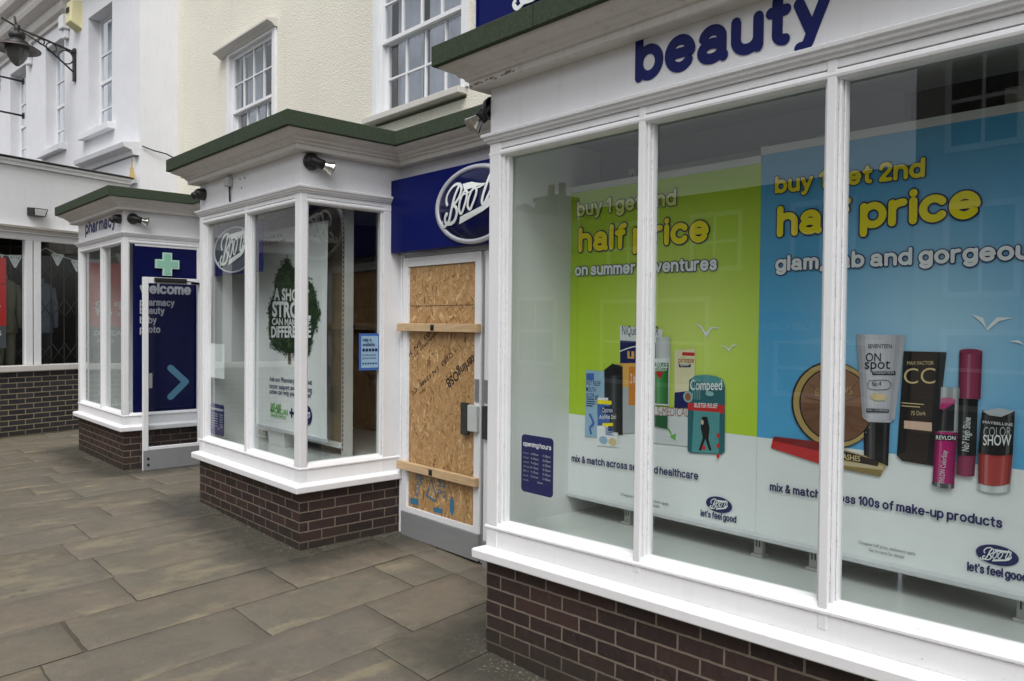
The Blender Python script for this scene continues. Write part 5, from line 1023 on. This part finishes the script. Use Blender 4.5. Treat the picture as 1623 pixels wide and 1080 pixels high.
printed(pB, 'printed_nail_polish', cyl([A['nail_b'][0], A['nail_b'][1], A['nail_b'][2], (A['nail_b'][4][0] + .003, A['nail_b'][4][1] - .004)], 'lgrey', (.7, 1, 1.2, .9, .8, .9, 1.1, 1.2, .9, .6), .012) + cyl([A['nail_b'][0], A['nail_b'][1], (A['nail_b'][2][0] - .002, A['nail_b'][2][1] + .026), (A['nail_b'][4][0] + .005, A['nail_b'][4][1] + .022)], 'coral', (.45, .8, 1.12, 1.0, .9, .85, .9, 1.05, .8, .5), .010) + cyl([A['nail_c'][0], A['nail_c'][2], A['nail_c'][3], A['nail_c'][4]], 'black', (.6, 1.06, 1.02, 1, .9, .9, .9, 1, 1.08, .7), .008) + [('p', 'grey', A['nail_top']), ('t', 'white', 'MAYBELLINE', A['nail_t1'][:2], .010, .0), ('t', 'lgrey', 'COLOR', A['nail_t2'][:2], .036, -.02), ('t', 'white', 'SHOW', A['nail_t3'][:2], .038, .01)])
# slotted display uprights behind the posters
def stand(label, xs, grp):
    t = thing('display_stand', label, 'display stand', (xs[0], 3.39, .62), grp)
    for x in xs:
        zf = .605
        mb = MB(); mb.box(x - .022, x + .022, 3.37, 3.40, zf + .001, 2.56); mb.box(x - .03, x + .03, 3.355, 3.415, zf, zf + .012)
        p = mb.build('upright', MPOST, t, .002)
        mb = MB()
        for k in range(38):
            for s_ in (-.010, .005): mb.box(x + s_, x + s_ + .006, 3.3685, 3.3695, zf + .045 + k * .05, zf + .075 + k * .05)
        mb.build('slots', MBLK, p)
    MB().box(xs[0] - .02, xs[-1] + .02, 3.401, 3.42, 2.50, 2.55).build('cross_bar', MPOST, t)
GS = 'display stands behind the sale posters'
stand('grey slotted display stand behind the lime green poster', [-2.70, -1.905], GS); stand('grey slotted display stand behind the sky blue poster', [-1.63, -.815], GS)
# ------------------------------------------------------------------ stickers and notices on the glass
def hours(label, x0, x1, z0, z1, y):
    t = thing('opening_hours_sign', label, 'notice', ((x0 + x1) / 2, y, z0), 'opening hours notices'); p = FR(y); w, h, r = x1 - x0, z1 - z0, .022
    pts = []
    for cx, cz, a0 in ((x1 - r, z0 + r, -90), (x1 - r, z1 - r, 0), (x0 + r, z1 - r, 90), (x0 + r, z0 + r, 180)): pts += [(cx + r * math.cos(R(a0 + k * 18)), cz + r * math.sin(R(a0 + k * 18))) for k in range(6)]
    MB().prism(p, pts, 0, .002).build('plate', MINK, t)
    mb = MB(); rtext(mb, p, 'opening hours', x0 + .014, z0 + h * .80, x1 - .014, h * .085, h * .013, .003); mb.build('title_lettering', C['pale'], t); mb = MB()
    for i, dname in enumerate(('mon', 'tue', 'wed', 'thurs', 'fri', 'sat', 'sun')):
        z = z0 + h * (.665 - .078 * i); k = w / .23
        mb.text(p, dname, x0 + .016 * k, z, x0 + (.03 + .008 * len(dname)) * k, h * .034, .003)
        if i < 6: mb.text(p, '8.45am', x0 + .072 * k, z, x0 + .126 * k, h * .036, .003); mb.text(p, '5.30pm', x0 + .158 * k, z, x0 + .212 * k, h * .036, .003)
        else: mb.text(p, 'closed', x0 + .118 * k, z, x0 + .158 * k, h * .034, .003)
    mb.build('lettering', C['pale'], t)
hours('navy opening hours notice inside the glass of the large bay beside the lime poster', -2.944, -2.712, .828, 1.128, YF + .053)
hours('navy opening hours notice low on the left pane of the middle bay', -7.10, -6.80, .675, .955, YF + .053)
lf = thing('window_leaflet', 'white and blue leaflet stuck to the left pane of the middle bay', 'notice', (-6.95, YF + .053, 1.2)); p = FR(YF + .056)
MB().box(-7.10, -6.80, YF + .0525, YF + .055, 1.19, 1.50).build('paper', C['pale'], lf)
mb = MB(); mb.ell(p, -6.96, 1.33, .075, .075, .001, 0, 30); mb.flat(p, [(-7.0, 1.205), (-6.84, 1.205), (-6.84, 1.245), (-7.0, 1.245)], .001); mb.flat(p, [(-7.02, 1.455), (-6.87, 1.455), (-6.87, 1.475), (-7.02, 1.475)], .001); mb.build('blue_print', C['mb'], lf)
mb = MB(); mb.ell(p, -6.93, 1.34, .045, .06, .002, 0, 24); mb.build('crescent', C['pale'], lf)
hp = thing('help_notice', 'blue framed help is available notice on the side glass of the middle bay', 'notice', (-5.324, 3.36, 1.32)); p = RT(-5.318)
MB().box(-5.3235, -5.318, 3.266, 3.456, 1.325, 1.618).build('blue_frame', C['mb'], hp); MB().box(-5.3179, -5.3165, 3.283, 3.439, 1.345, 1.598).build('paper', C['lb'], hp)
mb = MB(); mb.text(p, 'help is', 3.295, 1.555, 3.375, .028, .003, 0, .02); mb.text(p, 'available', 3.295, 1.518, 3.405, .028, .003, 0, .02)
for k in range(5): mb.flat(p, [(3.292 + .029 * k, 1.475), (3.315 + .029 * k, 1.475), (3.315 + .029 * k, 1.498), (3.292 + .029 * k, 1.498)], .003)
mb.text(p, 'we welcome these', 3.292, 1.44, 3.42, .016, .003); mb.text(p, 'payment methods', 3.292, 1.415, 3.42, .016, .003)
for k in range(6): mb.flat(p, [(3.292 + .024 * k, 1.372), (3.306 + .024 * k, 1.372), (3.306 + .024 * k, 1.386), (3.292 + .024 * k, 1.386)], .003)
mb.build('lettering', C['ink'], hp)
# ------------------------------------------------------------------ middle bay contents
bn = thing('hanging_banner', 'tall white hanging banner with a leafy tree and short stroll slogan', 'banner', (-6.18, 3.1, .77)); YBN = 3.10; pl = FR(YBN)
mb = MB()
for i in range(10):
    a, b = .765 + (2.49 - .765) * i / 10, .765 + (2.49 - .765) * (i + 1) / 10
    cur = lambda z: YBN + .004 + .02 * math.sin((z - .765) / 1.725 * math.pi) ** 2 * 0
    mb.add([(-6.83, cur(a), a), (-5.53 - .012 * math.sin((a - .765) / 1.725 * math.pi), cur(a), a), (-5.53 - .012 * math.sin((b - .765) / 1.725 * math.pi), cur(b), b), (-6.83, cur(b), b)], [(0, 1, 2, 3)], 0, True)
mb.build('sheet', C['white'], bn)
mb = MB(); mb.box(-6.83, -5.53, YBN - .012, YBN + .012, .745, .772); mb.box(-6.83, -5.53, YBN - .008, YBN + .010, 2.4905, 2.51); mb.build('rail', MSIL, bn)
rgt = random.Random(3); mb = MB(); tr = A['tree']
def inside(x, z, P):
    c = False
    for i in range(len(P)):
        (x1, z1), (x2, z2) = P[i], P[i - 1]
        if (z1 > z) != (z2 > z) and x < (x2 - x1) * (z - z1) / (z2 - z1) + x1: c = not c
    return c
mb.flat(pl, [(x * .97 + .03 * -6.12, z * .97 + .03 * 1.8) for x, z in tr], .001, 0)
cl = [(rgt.uniform(-6.6, -5.64), rgt.uniform(1.42, 2.25)) for _ in range(1900)]; cl = [c for c in cl if inside(*c, tr)]
for n_, (cx, cz) in enumerate(cl):
    tone = rgt.choice([0, 0, 1, 1, 2]) if cz < 1.9 else rgt.choice([0, 1, 1, 2, 2])
    for k in range(4):
        a = rgt.uniform(0, 6.3); L = rgt.uniform(.008, .019); x, z = cx + rgt.uniform(-.025, .025), cz + rgt.uniform(-.025, .025)
        mb.flat(pl, [(x, z), (x + L * math.cos(a - .5), z + L * math.sin(a - .5)), (x + 1.7 * L * math.cos(a), z + 1.7 * L * math.sin(a)), (x + L * math.cos(a + .5), z + L * math.sin(a + .5))], .0012 + (n_ * 4 + k) * 7e-7, tone)
mb.build('printed_foliage', [C['leafA'], C['leafB'], C['leafC']], bn)
mb = MB(); mb.flat(pl, A['trunk'], .0006); mb.build('printed_trunk', C['bark'], bn)
mb = MB()
for s_, k, h, b in (('A SHORT', 'bt1', .12, .035), ('STROLL', 'bt2', .155, .04), ('CAN MAKE THE', 'bt3', .07, .02), ('DIFFERENCE', 'bt4', .115, .03)):
    p = A[k]; mb.text(pl, s_, p[0][0], p[0][1], p[1][0], h * .8, .008, 0, b, (p[1][1] - p[0][1]) / (p[1][0] - p[0][0]))
mb.build('slogan_lettering', C['pale'], bn)
mb = MB()
for s_, k, h in (('Ask our Pharmacy team about', 'bx1', .042), ('cancer support and how being', 'bx2', .042), ('active can help you feel better', 'bx3', .042), ):
    p = A[k]; mb.text(pl, s_, p[0][0], p[0][1], p[1][0], h, .001, 0, .01, (p[1][1] - p[0][1]) / (p[1][0] - p[0][0]))
p = A['bxtop']; mb.text(pl, 'This summer let us', p[0][0], p[0][1] + .05, p[1][0] - .05, .035, .001); mb.text(pl, 'help you stay well', p[0][0], p[0][1], p[1][0], .035, .001)
p = A['bplus'][0]; mb.flat(pl, [(p[0] - .012, p[1] - .04), (p[0] + .012, p[1] - .04), (p[0] + .012, p[1] + .04), (p[0] - .012, p[1] + .04)], .001); mb.flat(pl, [(p[0] - .04, p[1] - .012), (p[0] + .04, p[1] - .012), (p[0] + .04, p[1] + .012), (p[0] - .04, p[1] + .012)], .0013)
mb.build('small_lettering', C['ink'], bn)
mb = MB()
for s_, k, h in (('WE ARE', 'bm1', .04), ('MACMILLAN.', 'bm2', .045), ('CANCER SUPPORT', 'bm3', .026)): p = A[k]; mb.text(pl, s_, p[0][0], p[0][1], p[1][0], h, .001, 0, .025)
mb.build('green_lettering', C['grn2'], bn)
mb = MB(); p = A['bo'][0]; mb.ell(pl, p[0], p[1], .085, .085, .001, 0, 30); logo(mb, pl, p[0], p[1], .085, .002, 1); mb.build('round_badge', [C['ink'], C['pale']], bn)
hs_ = thing('hanging_sign', 'blue hanging sign with a silver rimmed oval inside the middle bay', 'sign', (-6.7, 2.845, 2.2)); pl = FR(3.04)
MB().box(-7.15, -6.14, 2.84, 2.85, 2.12, 2.55).build('panel', MINK, hs_)
pl = FR(2.84); mb = MB(); ring(mb, pl, -6.70, 2.335, [(.44, 0), (.44, .012), (.425, .016), (.412, .006)], .46); mb.build('oval_rim', MSIL, hs_)
mb = MB(); mb.ell(pl, -6.70, 2.335, .416, .190, .004, 0, 48); mb.build('oval_face', pr('smoky_oval', (.07, .08, .11)), hs_)
mb = MB(); logo(mb, pl, -6.72, 2.352, .40, .008, 0, .003); mb.build('wordmark', C['pale'], hs_)
for x in (-7.05, -6.25): mb = MB(); mb.tube([(x, 2.845, 2.53), (x, 2.845, 2.74)], .003, 0, 6); mb.build('hanging_wire', MBLK, hs_)
su = thing('shelving_unit', 'tan backed shelving unit with a grey slotted upright behind the tree banner', 'shelving', (-6.1, 3.27, .61))
MB().box(-7.05, -5.565, 3.275, 3.295, .72, 2.66).build('back_panel', MTAN, su)
mb = MB(); mb.box(-7.05, -5.565, 3.23, 3.30, .68, .719); mb.build('base_rail', MINW, su, .003)
for x in (-6.98, -5.54):
    mb = MB(); mb.box(x - .024, x + .024, 3.25, 3.33, .605, 2.72); q = mb.build('upright', MPOST, su, .002)
    mb = MB()
    for k in range(52): mb.box(x - .006, x + .006, 3.2485, 3.2495, .66 + k * .039, .682 + k * .039)
    mb.build('slots', MBLK, q)
MB().box(-7.05, -5.5, 3.20, 3.33, .6045, .62).build('foot', MPOST, su)
bx = thing('storage_box', 'small white box on the display floor behind the tree banner', 'box', (-6.5, 3.16, .605))
mb = MB(); mb.add([(-6.62, 3.13, .606), (-6.32, 3.13, .606), (-6.32, 3.22, .606), (-6.62, 3.22, .606), (-6.63, 3.12, .735), (-6.31, 3.12, .735), (-6.31, 3.225, .735), (-6.63, 3.225, .735)], [(0, 1, 2, 3), (0, 1, 5, 4), (1, 2, 6, 5), (2, 3, 7, 6), (3, 0, 4, 7)]); mb.build('tray', MINW, bx)
wf = thing('wet_floor_sign', 'yellow folding wet floor sign standing inside behind the side glass', 'sign', (-5.75, 3.9, .605))
pl = lambda u, v, d=0: (u, 3.9 - d + .12 * (v - .605), v)
MB().prism(pl, [(-5.98, .606), (-5.70, .606), (-5.76, 1.0), (-5.92, 1.0)], 0, .012).build('panel', plain('yellow_plastic', (.62, .36, .02), .4), wf)
mb = MB(); mb.flat(pl, [(-5.89, .78), (-5.79, .78), (-5.84, .88)], .013); mb.flat(pl, [(-5.90, .67), (-5.77, .67), (-5.77, .70), (-5.90, .70)], .013); mb.build('warning_print', MBLK, wf)
# ------------------------------------------------------------------ lights, boxes and brackets on the fascias
def flood(label, o, nrm, aim, grp='black spotlights on the fascias', ln=.10):
    t = thing('spotlight', label, 'spotlight', tuple(o), grp); o, nrm, aim = Vector(o), Vector(nrm).normalized(), Vector(aim).normalized()
    mb = MB(); mb.lathe(o, nrm, [(.062, 0), (.064, .012), (.058, .035), (.040, .056), (.018, .066), (0, .068)]); mb.build('base', MBLK, t)
    k = o + nrm * .052; mb = MB(); mb.lathe(k - aim * .035, aim, [(.0, 0), (.03, .004), (.036, .02), (.036, .07), (.038, ln + .01), (.034, ln + .012)]); mb.lathe(k - aim * .02, nrm.cross(aim), [(0, -.02), (.02, -.02), (.02, .02), (0, .02)], 0, 12); mb.build('lamp_holder', MBLK, t)
    b = k + aim * (ln - .028); mb = MB(); mb.lathe(b, aim, [(.026, 0), (.030, .014), (.042, .04), (.053, .062), (.056, .070)]); bl = mb.build('reflector_bulb', MBULB, t)
    mb = MB(); mb.lathe(b, aim, [(.0555, .0705), (.046, .080), (.022, .086), (0, .087)]); mb.build('lens', MLENS, bl)
    return t
flood('black spotlight with a mirrored bulb on the side of the middle bay', (-5.2785, 2.815, 2.893), (1, 0, 0), (.25, .92, -.30))
flood('black spotlight with a mirrored bulb on the side of the pharmacy bay', (-9.4995, 2.835, 2.868), (1, 0, 0), (.3, .9, -.22))
flood('black spotlight poking out from the left end of the large bay', (-3.1555, 2.765, 2.862), (-1, 0, 0), (-.45, -.50, -.70), ln=.085)
def dome(label, o, nrm):
    t = thing('dome_spotlight', label, 'spotlight', tuple(o), 'small black domes on the fascias'); mb = MB(); o = Vector(o); n = Vector(nrm)
    mb.lathe(o, n, [(.055, 0), (.055, .02), (.048, .06), (.03, .085), (0, .09)]); mb.build('housing', MBLK, t)
    mb = MB(); mb.lathe(o + n * .055, (Vector((0, 0, -1)) * .6 + n).normalized(), [(.03, 0), (.034, .05), (.030, .056), (0, .050)]); mb.build('snout', MBLK, t)
dome('black dome spotlight on the front fascia of the middle bay', (-7.125, YF - .0005, 2.858), (0, -1, 0)); dome('black dome spotlight on the left side of the middle bay', (-7.2255, 2.80, 2.86), (-1, 0, 0)); dome('black dome spotlight on the pharmacy fascia next to the lettering', (-9.62, YF - .0005, 2.868), (0, -1, 0))
jb = thing('junction_box', 'small grey junction box with a black cable on the middle bay fascia', 'junction box', (-6.54, YF, 2.83))
MB().box(-6.58, -6.50, YF - .045, YF - .0005, 2.855, 2.935).build('box', plain('grey_box', (.42, .43, .42), .6), jb, .008)
mb = MB(); mb.tube([(-6.535, YF - .014, 2.855), (-6.535, YF - .013, 2.77), (-6.53, YF - .012, 2.715)], .008, 0, 8); mb.build('cable', MBLK, jb)
hl = thing('filler_patch', 'three filled screw holes in the middle bay fascia', 'screw holes', (-6.3, YF, 2.85))
mb = MB()
for x, z in ((-6.35, 2.895), (-6.26, 2.895), (-6.32, 2.82)): mb.ell(FR(YF), x, z, .011, .009, .0008, 0, 12)
mb.build('holes', MDARK, hl)
wl = thing('bulkhead_light', 'black rimmed floodlight on the white fascia of the corner shop', 'floodlight', tuple(TSH @ Vector((.49, 0, 3.3))))
mb = MB(TSH); V_ = [(.38, -.001, 3.24), (.61, -.001, 3.24), (.61, -.001, 3.36), (.38, -.001, 3.36), (.41, -.13, 3.235), (.58, -.13, 3.235), (.60, -.16, 3.345), (.39, -.16, 3.345)]
mb.add(V_, [(0, 1, 2, 3), (4, 5, 6, 7), (0, 1, 5, 4), (1, 2, 6, 5), (2, 3, 7, 6), (3, 0, 4, 7)]); mb.build('housing', MBLK, wl)
mb = MB(TSH); mb.add([(.425, -.1335, 3.243), (.565, -.1335, 3.243), (.585, -.1620, 3.335), (.405, -.1620, 3.335)], [(0, 1, 2, 3)]); mb.build('glass', C['white'], wl)
al = thing('alarm_box', 'pale yellow alarm box high on the white house beside the bracket lamp', 'alarm box', tuple(TWH @ Vector((-2.85, 0, 7.4))))
mb = MB(TWH); mb.add([(-3.0, -.001, 7.20), (-2.68, -.001, 7.20), (-2.68, -.001, 7.72), (-3.0, -.001, 7.72), (-2.98, -.20, 7.30), (-2.70, -.20, 7.30), (-2.70, -.17, 7.71), (-2.98, -.17, 7.71)], [(0, 1, 2, 3), (4, 5, 6, 7), (0, 1, 5, 4), (1, 2, 6, 5), (2, 3, 7, 6), (3, 0, 4, 7)]); mb.build('housing', plain('cream_plastic', (.66, .62, .36), .5), al, .02)
mb = MB(TWH)
for k in range(3): mb.box(-2.90 + .05 * k, -2.885 + .05 * k, -.205, -.19, 7.48, 7.58)
mb.build('vent_slots', MBLK, al)
# street lamp on a scrolled bracket
lp = thing('bracket_lamp', 'old fashioned dark lamp hanging from a scrolled iron bracket on the white house', 'street lamp', tuple(TWH @ Vector((-3.02, 0, 6.6))))
WL = lambda o, z: (-3.02, -o, z)
mb = MB(TWH); mb.box(-3.065, -2.975, -.05, -.001, 6.28, 6.90); mb.box(-3.08, -2.96, -.08, -.001, 6.80, 6.86); mb.build('wall_plate', MIRON, lp, .01)
mb = MB(TWH); mb.tube([WL(.04, 6.83), WL(.5, 6.93), WL(.98, 7.03)], .02); mb.tube([WL(.04, 6.45), WL(.5, 6.80), WL(.9, 6.98)], .016)
def circ(o, z, r, w=.012): mb.tube([(-3.02, -(o + r * math.cos(2 * math.pi * k / 20)), z + r * math.sin(2 * math.pi * k / 20)) for k in range(21)], w, 0, 6)
circ(.17, 6.70, .125); circ(.42, 6.82, .085); circ(.585, 6.88, .05); mb.tube([WL(.95, 6.98), WL(1.0, 7.1), WL(1.02, 7.22)], .02); mb.tube([WL(1.0, 7.05), WL(1.14, 7.10), WL(1.2, 7.13)], .016); mb.lathe(WL(1.2, 7.13), (0, -1, .2), [(.0, 0), (.03, .015), (.0, .03)], 0, 10)
mb.build('bracket', MIRON, lp)
mb = MB(TWH); mb.lathe(WL(.98, 7.08), (0, 0, -1), [(0, 0), (.05, .01), (.045, .10), (.035, .13), (.13, .16), (.14, .20), (.12, .25), (.10, .27), (.17, .30), (.20, .33), (.21, .37)], 0, 28); mb.build('canopy', MIRON, lp)
mb = MB(TWH); mb.lathe(WL(.98, 6.72), (0, 0, -1), [(.19, 0), (.30, .03), (.385, .085), (.38, .10), (.29, .055), (.20, .04)], 0, 36); mb.build('shade', MCU, lp)
mb = MB(TWH); mb.lathe(WL(.98, 6.68), (0, 0, -1), [(.195, 0), (.19, .08), (.16, .18), (.10, .28), (.05, .33), (.03, .345)], 0, 28); mb.build('lamp_bowl', plain('smoked_bowl', (.10, .10, .095), .12, 0, .2, 6), lp)
mb = MB(TWH); mb.lathe(WL(.98, 7.02), (0, 0, -1), [(.05, 0), (.0505, .01), (0.03, .34), (0, .345)], 0, 8)
for s_, z in ((-6.27, 6.94), (-6.27, 6.19)):
    br = thing('sign_bracket', 'upper' + ' bare black iron rod sticking out of the white house' if z > 6.5 else 'lower bare black iron rod sticking out of the white house', 'iron rod', tuple(TWH @ Vector((s_, 0, z))), 'bare iron rods')
    mb = MB(TWH); mb.tube([(s_, -.001, z), (s_, -.62, z + .02)], .022, 0, 8); mb.build('rod', MIRON, br); mb = MB(TWH); mb.box(s_ - .05, s_ + .05, -.03, -.0005, z - .06, z + .06); mb.lathe((s_, -.62, z + .02), (0, -1, 0), [(.03, -.02), (.035, 0), (.03, .02), (0, .02)], 0, 8); mb.build('end_plate', MIRON, br)
tri = thing('warning_plate', 'tall thin yellow triangular plate at the corner of the white house', 'plate', tuple(TWH @ Vector((-.14, -.06, 4.08)))); TS = lambda u, v, d=0: tuple(TWH @ Vector((u, -.062 - d, v)))
mb = MB(); mb.prism(TS, [(-.27, 4.06), (-.03, 4.06), (-.03, 4.12), (-.07, 4.14), (-.09, 4.24), (-.13, 4.26), (-.15, 4.42), (-.18, 4.26), (-.21, 4.24), (-.23, 4.14), (-.27, 4.12)], .0, .012); mb.build('plate', plain('faded_yellow', (.58, .43, .16), .6, 0, .2, 30), tri)
ct = thing('wall_cable', 'thin dark cable looping along the side of the white house', 'cable', (-13.65, 4.5, 4.5)); mb = MB(); mb.tube([(-13.67, 4.23, 4.60), (-13.645, 4.4, 4.55), (-13.625, 4.6, 4.52), (-13.60, 4.78, 4.44)], .012, 0, 6); mb.build('cable', MBLK, ct)
